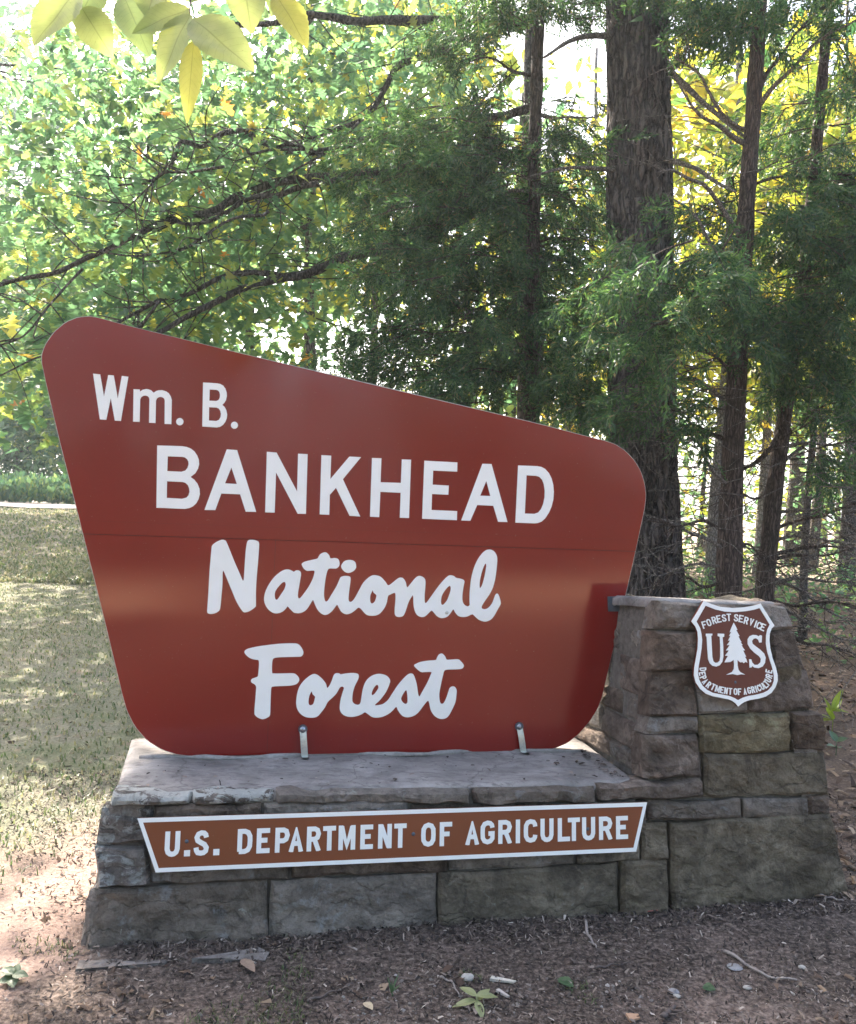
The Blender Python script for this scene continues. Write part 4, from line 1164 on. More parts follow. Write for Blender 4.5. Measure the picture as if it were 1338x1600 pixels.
def cedar_spray(seed, n=13):
    r = np.random.default_rng(seed)
    V, f = [], []
    def kite(p, d, l, w):
        s = np.cross(d, r.normal(size=3)); s /= np.linalg.norm(s) + 1e-9
        b = len(V)
        V.extend([p, p + d * l * .4 + s * w, p + d * l, p + d * l * .4 - s * w])
        f.extend([(b, b + 1, b + 2), (b, b + 2, b + 3)])
    for k in range(n):
        t = k / n
        p = np.array([0, t, -.22 * t * t])
        side = 1 if k % 2 else -1
        l = (.42 - .26 * t) * r.uniform(.7, 1.2)
        d = np.array([side * r.uniform(.55, 1), r.uniform(.5, .9), r.uniform(-.35, .25)]); d /= np.linalg.norm(d)
        kite(p, d, l, .026)
        for q in (.35, .6, .85):
            d2 = d + r.normal(size=3) * .45 + np.array([0, .35, -.1]); d2 /= np.linalg.norm(d2)
            kite(p + d * l * q, d2, l * r.uniform(.4, .7), .026)
    kite(np.zeros(3), np.array([0, .98, -.2]), 1.05, .016)
    return np.array(V), np.array(f)
CEDAR = [cedar_spray(s) for s in range(4)]

def leaves_at(centres, spread, n, protos, size, hang=0.35, flat=0.6):
    """clumps of leaves round the centres -> pos, M, scale"""
    c = np.repeat(np.asarray(centres), n, axis=0)
    pos = c + rng.normal(size=c.shape) * np.asarray(spread)
    fwd = unit(len(pos)); fwd[:, 2] = fwd[:, 2] * .6 - hang
    nrm = unit(len(pos)) * (1 - flat) + np.array([0, 0, flat])
    sc = size * rng.uniform(.65, 1.25, len(pos))
    return pos, frames(fwd, nrm), sc

def trunk_profile(x, y, h, r, lean=(0, 0), wob=0.0, n=24, seed=0, base_flare=0.25):
    z0 = float(gz(x, y)) - .12
    t = np.linspace(0, 1, n)
    P = np.stack([x + lean[0] * t * h, y + lean[1] * t * h, z0 + t * h], -1)
    P[:, 0] += wob * fbm(np.stack([t * 3, 0 * t + seed, 0 * t], -1), 2, seed)
    P[:, 1] += wob * fbm(np.stack([t * 3, 0 * t + seed + 9, 0 * t], -1), 2, seed + 1)
    R = r * (1 - .72 * t) * (1 + base_flare * np.exp(-t * h / .5))
    return P, R

def woodland_tree(label, x, y, h, r, crown_c, crown_r, nclump, per, leafmat, bark, size=.12, protos=None, lean=(0, 0), wob=.25, limbs=7, spread=.33, seed=1, name="hardwood_tree", group=None, fork=None):
    t = thing(name, (x, y, float(gz(x, y))), label, "tree", group)
    P, R = trunk_profile(x, y, h, r, lean, wob, seed=seed)
    bits = [tube(P, R, 12, rough=.12, seed=seed)]
    cc = np.asarray(crown_c, float); cr_ = np.asarray(crown_r, float)
    u = unit(nclump) * (rng.uniform(.25, 1, (nclump, 1)) ** .45)
    cl = cc + u * cr_
    cl[:, 2] += .35 * rng.normal(size=nclump)
    for k in range(limbs):
        tgt = cl[rng.integers(0, nclump)]
        i0 = int(np.argmin(np.abs(P[:, 2] - (tgt[2] - .35 * np.linalg.norm(tgt[:2] - P[len(P) // 2, :2])))))
        i0 = int(np.clip(i0, 5, len(P) - 3))
        mid = (P[i0] + tgt) / 2 + np.array([0, 0, .25]) + rng.normal(size=3) * .15
        pts = spline([P[i0], mid, tgt], 10)
        bits.append(tube(pts, np.linspace(R[i0] * .5, .012, 10), 6))
    v, f = join(bits)
    obj("trunk", v, f, bark, t, smooth=True)
    pos, M, sc = leaves_at(cl, spread, per, protos or OVAL, size)
    v, f = scatter(protos or OVAL, pos, M, sc)
    obj("crown", v, f, leafmat, t)
    return t

def px_centres(blobs, n_each):
    """(px,py,rx,ry,Y,depth) in the photograph -> points in the wood at that distance"""
    out = []
    for (x, y, rx, ry, Yd, dd), n in zip(blobs, n_each):
        for _ in range(n):
            a = rng.uniform(0, 2 * np.pi); q = math.sqrt(rng.uniform(0, 1))
            out.append(at(x + rx * q * math.cos(a), y + ry * q * math.sin(a), Yd + 1.6 + rng.uniform(-dd, dd)))
    return np.array(out)

# ------------------------------------------------------------------ the oak whose limbs reach over the sign
OY = 9.4
ob = at(822, 800, OY)
oak = thing("oak_tree", (ob[0], ob[1], float(gz(ob[0], ob[1]))), "big oak behind the cedars reaching long drooping leafy limbs left over the sign", "tree")
P, R = trunk_profile(ob[0], ob[1], 10, .17, (-.015, 0), .10, seed=5)
v, f = tube(P, R, 16, rough=.14, seed=5); obj("trunk", v, f, BARK_OAK, oak, smooth=True)
LIMBS = [  # pixel path, depths, start and end radius
 ([(832, 240), (740, 250), (640, 262), (510, 277), (430, 286), (370, 306), (325, 330), (270, 336), (205, 372), (110, 418), (0, 447), (-80, 470)], (9, 7.4), .062, .014),
 ([(560, 268), (512, 286), (440, 300), (390, 308), (345, 338), (300, 346), (272, 342)], (8.3, 7.7), .035, .012),
 ([(832, 300), (745, 330), (660, 372), (578, 391), (535, 402), (490, 425), (438, 434), (380, 452), (320, 480), (250, 522), (190, 560)], (9, 7.2), .070, .018),
 ([(440, 431), (392, 427), (345, 436), (290, 460), (240, 468), (190, 502), (140, 540)], (7.9, 7.2), .030, .010),
 ([(836, 165), (745, 190), (600, 215), (488, 234), (432, 236), (402, 218), (378, 206), (345, 208), (318, 228), (282, 222), (262, 262), (225, 285), (180, 292)], (9, 7.8), .050, .010),
 ([(430, 236), (455, 226), (490, 230), (400, 240), (385, 232)], (8.1, 8.0), .020, .010),
 ([(842, 30), (760, 35), (700, 32), (600, 33), (530, 28), (470, 24), (400, 40), (330, 30)], (9, 7.6), .065, .018),
 ([(842, 20), (775, 45), (735, 58), (690, 80), (640, 92), (618, 108), (598, 150), (560, 190), (520, 204), (470, 214)], (9, 8.4), .050, .016),
 ([(350, 260), (300, 268), (255, 275), (235, 300), (180, 345)], (7.6, 7.3), .014, .006),
 ([(560, 192), (520, 230), (470, 262), (415, 300), (390, 330)], (8.3, 7.9), .014, .006),
 ([(420, 330), (360, 345), (290, 385), (200, 400), (130, 395)], (7.7, 7.2), .016, .006),
 ([(250, 470), (215, 520), (150, 545), (60, 560), (-30, 600)], (7.2, 6.9), .014, .006),
 ([(130, 420), (90, 470), (40, 520), (-10, 540)], (7.1, 6.9), .012, .006),
]
limb_pts = []
for pth, (d0, d1), r0, r1 in LIMBS:
    n = len(pth)
    q = np.array([at(x, y, d0 + (d1 - d0) * (i / (n - 1))) for i, (x, y) in enumerate(pth)])
    s = spline(q, n * 7)
    s[1:-1] += .035 * np.stack([vnoise(s[1:-1] * 3.1, 1), vnoise(s[1:-1] * 3.1, 2), vnoise(s[1:-1] * 3.1, 3)], -1)
    v, f = tube(s, np.linspace(r0, r1, len(s)), 9, rough=.2, seed=n)
    lb = obj("limb", v, f, BARK_OAK, oak, smooth=True)
    limb_pts.append(s)
# twigs off the limbs
tw, tips = [], []
for s in limb_pts:
    for k in range(int(len(s) * .36)):
        a = s[rng.integers(len(s) // 4, len(s))]
        d = unit(1)[0] * [1, .8, .7] + [-.35, -.15, .05]
        d /= np.linalg.norm(d); l = rng.uniform(.25, .8)
        b = a + d * l + [0, 0, -.12 * l]
        m = (a + b) / 2 + rng.normal(size=3) * .07
        tw.append(tube(spline([a, m, b], 6), np.linspace(.008, .003, 6), 4, cap=False))
        tips += [b, m, b + rng.normal(size=3) * .12]
v, f = join(tw)
tag(obj("twigs", v, f, BARK_OAK, oak, smooth=True), kind='stuff')
tips = np.array(tips)
cover = px_centres([(120, 110, 150, 90, 8.5, 1.0), (60, 330, 120, 110, 7.6, .9), (230, 190, 120, 90, 8, .9), (330, 130, 110, 90, 8.6, .9), (420, 150, 110, 80, 9, .9), (560, 120, 90, 90, 9.5, .8),
                    (150, 460, 130, 60, 7.2, .5), (60, 470, 80, 90, 7, .6), (420, 380, 130, 60, 8.2, .6), (300, 420, 110, 60, 7.6, .6), (520, 470, 90, 60, 8.6, .6), (450, 510, 110, 60, 8.3, .6), (560, 330, 80, 90, 9, .6),
                    (80, 580, 60, 60, 6.9, .4), (40, 630, 60, 50, 7.4, .6), (640, 180, 70, 80, 9.4, .5), (600, 60, 100, 60, 9.5, .8), (500, 40, 120, 50, 9, .9), (250, 60, 140, 50, 8.6, .9), (20, 200, 80, 60, 8.2, .8)],
                   [10, 22, 18, 12, 20, 20, 20, 14, 24, 22, 20, 20, 18, 12, 8, 12, 16, 16, 12, 8])
# unseen canopy added above the frame to shade the sign and foreground
oc = np.stack([rng.uniform(-7.5, 3.5, 46), rng.uniform(4.2, 9.5, 46), rng.uniform(5.4, 7.6, 46)], -1)
over = np.repeat(oc, 6, axis=0) + rng.normal(size=(276, 3)) * [.45, .45, .25]
p1, M1, s1_ = leaves_at(tips + np.array([0, .50, -.02]), .15, 3, OAKLEAF, .19)
p2, M2, s2_ = leaves_at(cover, .24, 7, OAKLEAF, .21)
over[:, 2] = np.maximum(over[:, 2], 2.25 + .66 * over[:, 1])
p3, M3, s3_ = leaves_at(over, .24, 18, OVAL, .19)
v, f = scatter(OAKLEAF, np.concatenate([p1, p2]), np.concatenate([M1, M2]), np.concatenate([s1_, s2_]))
v3, f3 = scatter(OVAL, p3, M3, s3_)
obj("crown", *join([(v, f), (v3, f3)]), LEAF_OAK, oak)

# ------------------------------------------------------------------ big furrowed trunk
TY = 7.4
def big_trunk():
    pts_px = [(1012, 960), (1006, 800), (1002, 620), (999, 450), (998, 250), (996, 60), (994, -200), (990, -700)]
    pl = [at(x, y, TY) for x, y in pts_px]
    bx, by = pl[0][0] + .02, TY
    g = float(gz(bx, by))
    t = thing("shaggy_pine_tree", (bx, by, g), "massive tree with thick deeply furrowed grey trunk rising just behind the pillar", "tree")
    path = spline([np.array([bx + .01, by, g - .2])] + pl, 230)
    n, sd_ = len(path), 110
    hz = path[:, 2] - g
    rad = .302 * (1 - .025 * hz) * (1 + .30 * np.exp(-np.maximum(hz, 0) / .45))
    ang = np.linspace(0, 2 * np.pi, sd_, endpoint=False)
    A, Zg = np.meshgrid(ang, hz)
    wv = .35 * vnoise(np.stack([np.cos(A) * 2, np.sin(A) * 2, Zg * .9], -1), 4)
    # vertical plates: ridged noise stretched along the trunk
    k = np.stack([np.cos(A + wv) * 3.4, np.sin(A + wv) * 3.4, Zg * 1.5], -1)
    r1 = np.abs(vnoise(k * 1.6, 11)); r2 = np.abs(vnoise(k * [3.1, 3.1, 2.0], 23))
    plates = np.clip(np.minimum(r1 * 2.4, r2 * 3.0), 0, .5)
    D = rad[:, None] * (1 + .05 * vnoise(np.stack([np.cos(A), np.sin(A), Zg * .7], -1), 8)) + (plates - .35) * .11 + .012 * fbm(k * [2, 2, 4], 3, 40)
    V = np.stack([path[:, 0][:, None] + D * np.cos(A), path[:, 1][:, None] + D * np.sin(A), np.repeat(path[:, 2][:, None], sd_, 1)], -1).reshape(-1, 3)
    i, j = np.meshgrid(np.arange(n - 1), np.arange(sd_), indexing='ij'); j2 = (j + 1) % sd_
    f = np.stack([i * sd_ + j, i * sd_ + j2, (i + 1) * sd_ + j2, (i + 1) * sd_ + j], -1).reshape(-1, 4)
    obj("trunk", V, f, BARK_BIG, t, smooth=True)
    for pp, r0 in (([(1040, 250), (1085, 262), (1120, 285), (1150, 300)], .025), ([(960, 265), (890, 262), (830, 275)], .02), ([(1045, 110), (1110, 170), (1165, 215)], .03), ([(955, 55), (900, 60), (850, 90)], .03)):
        q = spline([at(x, y, TY - .2 - .25 * i) for i, (x, y) in enumerate(pp)], 14)
        v, f = tube(q, np.linspace(r0, r0 * .35, 14), 7, rough=.2); obj("branch", v, f, DEADWOOD, t, smooth=True)
    # high crown above the frame
    c = np.stack([rng.uniform(-1.6, 2.8, 50) + bx, rng.uniform(-2.2, 1.2, 50) + by, rng.uniform(6.0, 8.5, 50)], -1)
    pos, M, sc = leaves_at(c, .45, 26, OVAL, .20)
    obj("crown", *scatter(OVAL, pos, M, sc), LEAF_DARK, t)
big_trunk()

# ------------------------------------------------------------------ red cedars
def cedar(label, path_px, Yd, r0, r1, blobs, dead, seed, name="cedar_tree", up_to=None):
    pl = [at(x, y, Yd) for x, y in path_px]
    bx, by = pl[0][0], Yd
    g = float(gz(bx, by))
    t = thing(name, (bx, by, g), label, "tree")
    base_ = pl[0].copy(); base_[2] = g - .15; base_[0] -= (pl[1][0] - pl[0][0]) * .25
    s = spline([base_] + pl, 60)
    R = np.linspace(r0, r1, 60) * (1 + .3 * np.exp(-np.linspace(0, 6, 60)))
    v, f = tube(s, R, 22, rough=.10, seed=seed)
    obj("trunk", v, f, BARK_CEDAR, t, smooth=True)
    rr = np.random.default_rng(seed)
    # bare dead side branches, drawn from the photograph
    for pth in dead:
        dep = rr.uniform(-.5, .25)
        n = len(pth)
        q = np.array([at(x, y, Yd + (dep * k / (n - 1))) for k, (x, y) in enumerate(pth)])
        q = spline(q, 16); q[1:] += .02 * np.stack([vnoise(q[1:] * 6, seed), vnoise(q[1:] * 6, seed + 1), vnoise(q[1:] * 6, seed + 2)], -1)
        rb = rr.uniform(.013, .024)
        bits = [tube(q, np.linspace(rb, .004, 16), 6)]
        for _ in range(13):
            a = q[rr.integers(3, 16)]
            d = (q[-1] - q[0]) / np.linalg.norm(q[-1] - q[0]) * .6 + rr.normal(size=3) * [.5, .5, .45]
            l = rr.uniform(.12, .55)
            bits.append(tube(spline([a, a + d * l * .5 + rr.normal(size=3) * .02, a + d * l + [0, 0, -.06]], 5), np.linspace(.005, .0018, 5), 4, cap=False))
        obj("dead_branch", *join(bits), DEADWOOD if rr.random() < .5 else BARK_CEDAR, t, smooth=True)
    # foliage: branchlets carrying hanging sprays
    pos, fwd, sc, br = [], [], [], []
    for (x, y, rx, ry, dY, nb) in blobs:
        for _ in range(int(nb * .52)):
            a = rr.uniform(0, 2 * np.pi); q = math.sqrt(rr.uniform(0, 1))
            c = at(x + rx * q * math.cos(a), y + ry * q * math.sin(a), Yd + dY + rr.uniform(-.55, .55))
            i0 = int(np.argmin(np.abs(s[:, 2] - c[2])))
            out = c - s[i0]; out[2] = 0
            out /= np.linalg.norm(out) + 1e-6
            out = out + rr.normal(size=3) * .45; out[2] = rr.uniform(-.55, .15); out /= np.linalg.norm(out)
            l = rr.uniform(.5, 1.15)
            line = spline([c - out * l * .5, c + [0, 0, .03], c + out * l * .5 + [0, 0, -.10 * l]], 9)
            br.append(tube(line, np.linspace(.007, .002, 9), 4, cap=False))
            for m in range(12):
                k = rr.integers(2, 9)
                pos.append(line[k] + rr.normal(size=3) * .02)
                d = out * rr.uniform(.3, 1.0) + rr.normal(size=3) * .42 + [0, 0, -.5]
                fwd.append(d); sc.append(rr.uniform(.14, .29))
    pos, fwd, sc = map(np.array, (pos, fwd, sc))
    M = frames(fwd, unit(len(pos)) + [0, -.3, .6])
    obj("crown", *scatter(CEDAR, pos, M, sc), LEAF_CEDAR, t)
    tag(obj("branchlets", *join(br), BARK_CEDAR, t, smooth=True), kind='stuff')
    return t
cedar("dark cedar with dense drooping foliage left of the massive furrowed trunk", [(826, 860), (828, 700), (830, 520), (834, 330), (838, 150), (845, -60), (850, -300)], 8.0, .085, .05,
      [(800, 15, 120, 40, -.2, 46), (720, 60, 50, 50, 0, 12), (735, 140, 50, 40, 0, 14), (890, 10, 70, 25, -.3, 14), (640, 215, 60, 50, -.1, 28), (715, 255, 80, 50, -.2, 46), (800, 215, 85, 45, 0, 34),
       (885, 250, 65, 60, .1, 34), (635, 320, 75, 60, -.2, 44), (745, 345, 95, 60, -.3, 60), (860, 345, 80, 55, 0, 46), (625, 400, 50, 40, -.2, 18), (720, 440, 100, 55, -.4, 56), (845, 440, 95, 60, 0, 50),
       (690, 520, 100, 45, -.4, 40), (800, 540, 110, 55, -.3, 50), (905, 540, 55, 80, -.1, 36), (760, 600, 120, 45, -.4, 44), (900, 640, 60, 40, -.3, 22), (590, 555, 60, 35, -.2, 20), (980, 5, 80, 30, -.6, 24), (870, 135, 40, 25, .2, 5)],
      [[(838, 120), (800, 110), (760, 90), (720, 100)], [(834, 300), (790, 300), (740, 330), (690, 320)], [(832, 380), (880, 370), (930, 385)], [(830, 480), (780, 470), (730, 490)], [(830, 560), (880, 590), (940, 600)], [(836, 180), (880, 185), (940, 180)]], 21)
cedar("slim upright cedar with short bare lower branches, left one of two close behind the pillar", [(1138, 930), (1143, 780), (1150, 620), (1158, 480), (1166, 330), (1176, 190), (1184, 60), (1190, -60), (1196, -400)], 6.5, .090, .045,
      [(985, 415, 45, 30, -1.0, 9), (1080, 435, 65, 50, -.9, 22), (955, 500, 35, 50, -.5, 9), (1060, 540, 60, 55, -.7, 17), (1020, 610, 50, 45, -.4, 10), (1120, 330, 40, 40, 0, 12), (1130, 470, 60, 50, -.2, 22), (1190, 30, 70, 45, -.1, 24), (1080, 20, 70, 35, 0, 20), (1190, 530, 50, 45, -.2, 14), (1100, 640, 40, 40, 0, 8)],
      [[(1175, 205), (1130, 180), (1090, 110), (1045, 80)], [(1166, 225), (1120, 195), (1085, 170), (1040, 85)], [(1178, 175), (1215, 130), (1270, 70), (1338, 30)], [(1180, 160), (1200, 110), (1240, 60), (1300, -5)], [(1170, 290), (1230, 275), (1290, 285), (1345, 290)],
       [(1148, 640), (1110, 610), (1085, 590), (1050, 580)], [(1146, 690), (1110, 680), (1080, 670), (1055, 660)], [(1143, 760), (1115, 740), (1090, 690), (1050, 700)], [(1140, 830), (1100, 815), (1060, 820), (1030, 810)], [(1138, 860), (1095, 840), (1050, 815), (1000, 800)], [(1138, 890), (1080, 880), (1030, 900), (990, 880)],
       [(1150, 600), (1120, 560), (1080, 540), (1040, 545)], [(1152, 560), (1200, 545), (1230, 520), (1260, 525)], [(1140, 720), (1175, 730), (1215, 690), (1250, 670)], [(1138, 860), (1165, 850), (1190, 870), (1230, 900)], [(1160, 420), (1120, 390), (1080, 330), (1040, 300)], [(1164, 380), (1110, 300), (1060, 270), (1030, 268)], [(1138, 900), (1105, 915), (1060, 895), (1020, 912)]], 33)
cedar("slim leaning cedar with long horizontal dead branches, right one of two close behind the pillar", [(1194, 940), (1202, 850), (1212, 750), (1226, 650), (1238, 560), (1250, 480), (1262, 380), (1272, 280), (1282, 160), (1300, -60), (1320, -400)], 6.9, .070, .038,
      [(1300, 290, 55, 70, -.2, 40), (1250, 360, 70, 45, -.3, 34), (1310, 420, 55, 60, -.4, 36), (1235, 470, 60, 40, -.3, 28), (1300, 545, 60, 50, -.4, 26), (1285, 630, 60, 45, -.3, 18), (1315, 720, 40, 45, -.3, 12), (1240, 190, 50, 40, .2, 14), (1300, 150, 50, 60, .1, 18), (1240, 590, 40, 40, -.1, 10), (1330, 350, 40, 80, -.6, 20), (1280, 20, 70, 40, 0, 16)],
      [[(1218, 700), (1260, 690), (1300, 695), (1350, 690)], [(1214, 730), (1250, 700), (1290, 680), (1345, 660)], [(1205, 800), (1250, 800), (1300, 790), (1350, 770)], [(1204, 830), (1250, 815), (1300, 800), (1350, 785)], [(1200, 850), (1250, 840), (1300, 845), (1355, 855)], [(1198, 870), (1250, 860), (1300, 855), (1350, 850)], [(1196, 880), (1240, 870), (1290, 868), (1350, 850)],
       [(1196, 920), (1240, 905), (1290, 910), (1345, 905)], [(1195, 935), (1240, 945), (1290, 940), (1345, 950)], [(1232, 620), (1280, 600), (1320, 610), (1350, 600)], [(1226, 660), (1190, 720), (1160, 735), (1130, 760)], [(1210, 760), (1180, 780), (1150, 770), (1110, 790)], [(1205, 900), (1260, 930), (1300, 960), (1345, 970)], [(1240, 560), (1290, 530), (1345, 520)], [(1200, 960), (1250, 1000), (1300, 1010), (1350, 1030)], [(1225, 950), (1260, 970), (1310, 1000), (1350, 1000)]], 47)

# ------------------------------------------------------------------ trees further back
def gx_(px, Y): return float(at(px, 800, Y)[0])
def ct(px, py, Y): return at(px, py, Y)
BG = [
 # label, px, Y, height, r, crown px, py, radii, clumps, per, leaf, bark, lean
 ("slender grey trunked hardwood rising behind the middle of the oak's limbs, forked high up", 497, 13.5, 11, .13, (470, 130), (3.0, 1.8, 2.6), 200, 22, LEAF_GRN, BARK_OAK, (-.045, 0)),
 ("thin pale trunked hardwood just right of the forked one, among bright yellow green leaves", 572, 16, 12, .10, (600, 200), (2.6, 1.8, 3.2), 170, 22, LEAF_YEL, BARK_PALE, (-.01, 0)),
 ("pale hardwood with leaves coloured a backlit yellow between the massive trunk and the slim cedars", 1112, 14, 11, .13, (1110, 330), (1.9, 1.6, 3.4), 170, 22, LEAF_YEL, BARK_PALE, (.01, 0)),
 ("small dark stemmed hardwood seen through the oak leaves above the sign's top left corner", 212, 14.5, 8, .08, (190, 330), (2.6, 1.6, 2.6), 190, 22, LEAF_GRN, BARK_OAK, (0, 0)),
 ("thin bare stemmed sapling with yellow leaves near the right edge, behind the leaning cedar", 1268, 10, 8, .05, (1290, 300), (1.2, 1.0, 2.4), 60, 20, LEAF_YEL, BARK_OAK, (.035, 0)),
 ("hardwood at the far right edge glowing with yellow leaves, beyond the cedars", 1330, 16, 12, .15, (1320, 380), (2.4, 1.8, 4.0), 170, 22, LEAF_YEL, BARK_OAK, (0, 0)),
 ("hazy blue green tree at the far left edge, tallest over the lawn", 25, 50, 20, .2, (10, 250), (6.0, 3.0, 10.0), 330, 24, LEAF_DARK, BARK_OAK, (0, 0)),
 ("bright green hardwood behind the dark cedar, showing through its gaps", 790, 18, 12, .14, (760, 440), (3.0, 1.8, 4.0), 190, 22, LEAF_GRN, BARK_OAK, (0, 0)),
 ("yellow green hardwood behind the left side of the massive trunk", 905, 21, 13, .14, (900, 420), (2.8, 1.8, 3.8), 170, 22, LEAF_YEL, BARK_PALE, (0, 0)),
 ("light green hardwood far behind the oak, filling the gap above the sign's slanting top edge", 385, 20, 12, .15, (380, 400), (3.8, 2.0, 3.0), 240, 22, LEAF_GRN, BARK_OAK, (0, 0)),
 ("hardwood with leaves coloured a backlit yellow, seen between the two slim cedar trunks", 1192, 19, 12, .12, (1210, 420), (2.4, 1.6, 4.0), 160, 22, LEAF_YEL, BARK_PALE, (0, 0)),
 ("dense green tree low behind the sign's upper left corner across the road", 118, 42, 9, .12, (105, 610), (3.8, 2.2, 4.4), 300, 26, LEAF_GRN, BARK_OAK, (0, 0)),
 ("broad crowned tree added to shade the far lawn, its trunk hidden behind the sign board", 215, 26, 12, .2, (70, 480), (5.2, 3.2, 2.0), 330, 24, LEAF_GRN, BARK_OAK, (-.1, 0)),  # put in to shade the far lawn
 ("spreading tree added to shade the lawn halfway down, its stem behind the sign's lettering", 330, 21, 11, .16, (140, 430), (4.0, 2.8, 1.8), 240, 24, LEAF_GRN, BARK_OAK, (-.1, 0)),  # put in to shade the nearer stretch of lawn
 ("dark leaved tree behind the dense green one at the far end of the lawn", 20, 45, 9, .14, (25, 650), (4.2, 2.2, 4.2), 280, 26, LEAF_DARK, BARK_OAK, (0, 0)),  # dark leaf colour of its own
]
for n, (lab, px, Yd, h, r, cpx, rad, ncl, per, lm, bk, lean) in enumerate(BG):
    c = ct(cpx[0], cpx[1], Yd)
    woodland_tree(lab, gx_(px, Yd), Yd, h, r, c, rad, int(ncl * .72), per, lm, bk, size=.20 + .006 * Yd, lean=lean, seed=50 + n, spread=.42, limbs=9)

woodland_tree("tall hardwood over the lawn's left side, only its crown reaching the top left corner", -10.5, 12.5, 11, .2, (-8.6, 13.2, 8.9), (3.9, 4.6, 1.4), 105, 20, LEAF_GRN, BARK_OAK, size=.24, seed=91, spread=.36, limbs=9)  # crown added to cast shade on the lawn

# the far wood that reads as one mass: trunks and foliage
def far_woods(name, label, X0, X1, Y0, Y1, n, zlo, zhi, per, mats, gap=None, size=.42):
    V, Fc, Mi, k0 = [], [], [], 0
    cl = np.stack([rng.uniform(X0, X1, n), rng.uniform(Y0, Y1, n), rng.uniform(0, 1, n)], -1)
    g = gz(cl[:, 0], cl[:, 1])
    cl[:, 2] = g + zlo + (zhi - zlo) * cl[:, 2] ** 1.1
    keep = fbm(cl * [.22, .1, .22], 3, 77) > (-.20 + .035 * (cl[:, 2] - 4))
    cl = cl[keep]
    pos, M, sc = leaves_at(cl, .75, per, FAR, size)
    v, f = scatter(FAR, pos, M, sc)
    mi = np.repeat(0, len(f)); 
    sel = (fbm(v[f[:, 0]] * .16, 2, 5) > .08); mi[sel] = 1
    parts = [(v, f)]; mids = [mi]
    for k in range(int(n * .05)):
        x, y = rng.uniform(X0, X1), rng.uniform(Y0, Y1)
        P, R = trunk_profile(x, y, rng.uniform(7, 12), rng.uniform(.08, .2), (rng.normal() * .03, 0), .2, n=8, seed=k)
        a = tube(P, R, 6, cap=False); parts.append(a); mids.append(np.repeat(2, len(a[1])))
    v, f = join(parts)
    o = top(name, v, f, mats, (X0, Y0, 0), midx=np.concatenate(mids))
    return tag(o, label, "woods", kind='stuff')
far_woods("far_woods", "far off sunlit hardwood forest closing the view behind the trees", -3, 34, 30, 46, 330, 1.0, 13, 20, [LEAF_GRN, LEAF_YEL, BARK_OAK])
far_woods("woods_across_the_road", "hazy hardwood forest beyond the road on the left", -44, -1, 46, 60, 420, .5, 17, 20, [LEAF_GRN, LEAF_DARK, BARK_OAK], size=.5)
far_woods("understorey", "low green and yellow underwood beyond the sunlit clearing", -1, 26, 20, 29, 520, .2, 7.5, 22, [LEAF_GRN, LEAF_YEL, BARK_OAK], size=.3)
far_woods("unseen_woods_behind", "forest edge on the other side of the road, facing the sign", -30, 30, -27, -15, 1000, .4, 15, 20, [LEAF_DARK, LEAF_DARK, BARK_OAK], size=.6)  # unseen woods put in for reflections in the board

# unseen trees added behind the viewer: they close off the low sky, shade the ground and show as soft shapes in the glossy board
for n, (x, y, h, r, cz, rad, ncl, lab) in enumerate([(-1.9, -1.5, 9, .16, 6.8, (2.3, 1.8, 1.5), 80, "unseen shade tree added close behind the viewer on the left"),
        (-.6, -11.5, 11, .2, 6.0, (3.6, 2.4, 4.4), 190, "unseen shade tree added straight behind the viewer, past the clay strip"), (-8.5, -11, 11, .24, 6.0, (3.8, 2.6, 4.6), 190, "unseen shade tree added far behind the viewer on the left"), (8.0, -11, 11, .24, 6.0, (3.8, 2.6, 4.6), 190, "unseen shade tree added far behind the viewer on the right")]):
    woodland_tree(lab, x, y, h, r, (x + (1.4 if y > -3 else 0), y + (.7 if y > -3 else 0), cz), rad, ncl, 22, LEAF_DARK, BARK_OAK, size=.24, seed=200 + n, spread=.42, limbs=8, group="unseen trees added behind the viewer")

# tall weeds at the far end of the lawn
def weeds():
    n = 9000
    x = rng.uniform(-24, -9.5, n); y = 33.2 + rng.uniform(0, 2.5, n) + .1 * (x + 10)
    p = np.stack([x, y, gz(x, y) + rng.uniform(.03, .95, n) * (.55 + .75 * np.clip(.5 + fbm(np.stack([x * .7, y * .7, 0 * x], -1), 3, 44), 0, 1))], -1)
    fwd = unit(n) * .5 + [0, 0, .8]
    v, f = scatter(OVAL, p, frames(fwd, unit(n)), rng.uniform(.15, .4, n))
    tag(top("tall_weeds", v, f, LEAF_GRN, (-15, 34, .5)), "pale sunlit tall weeds along the far edge of the lawn", "weeds", kind='stuff')
weeds()

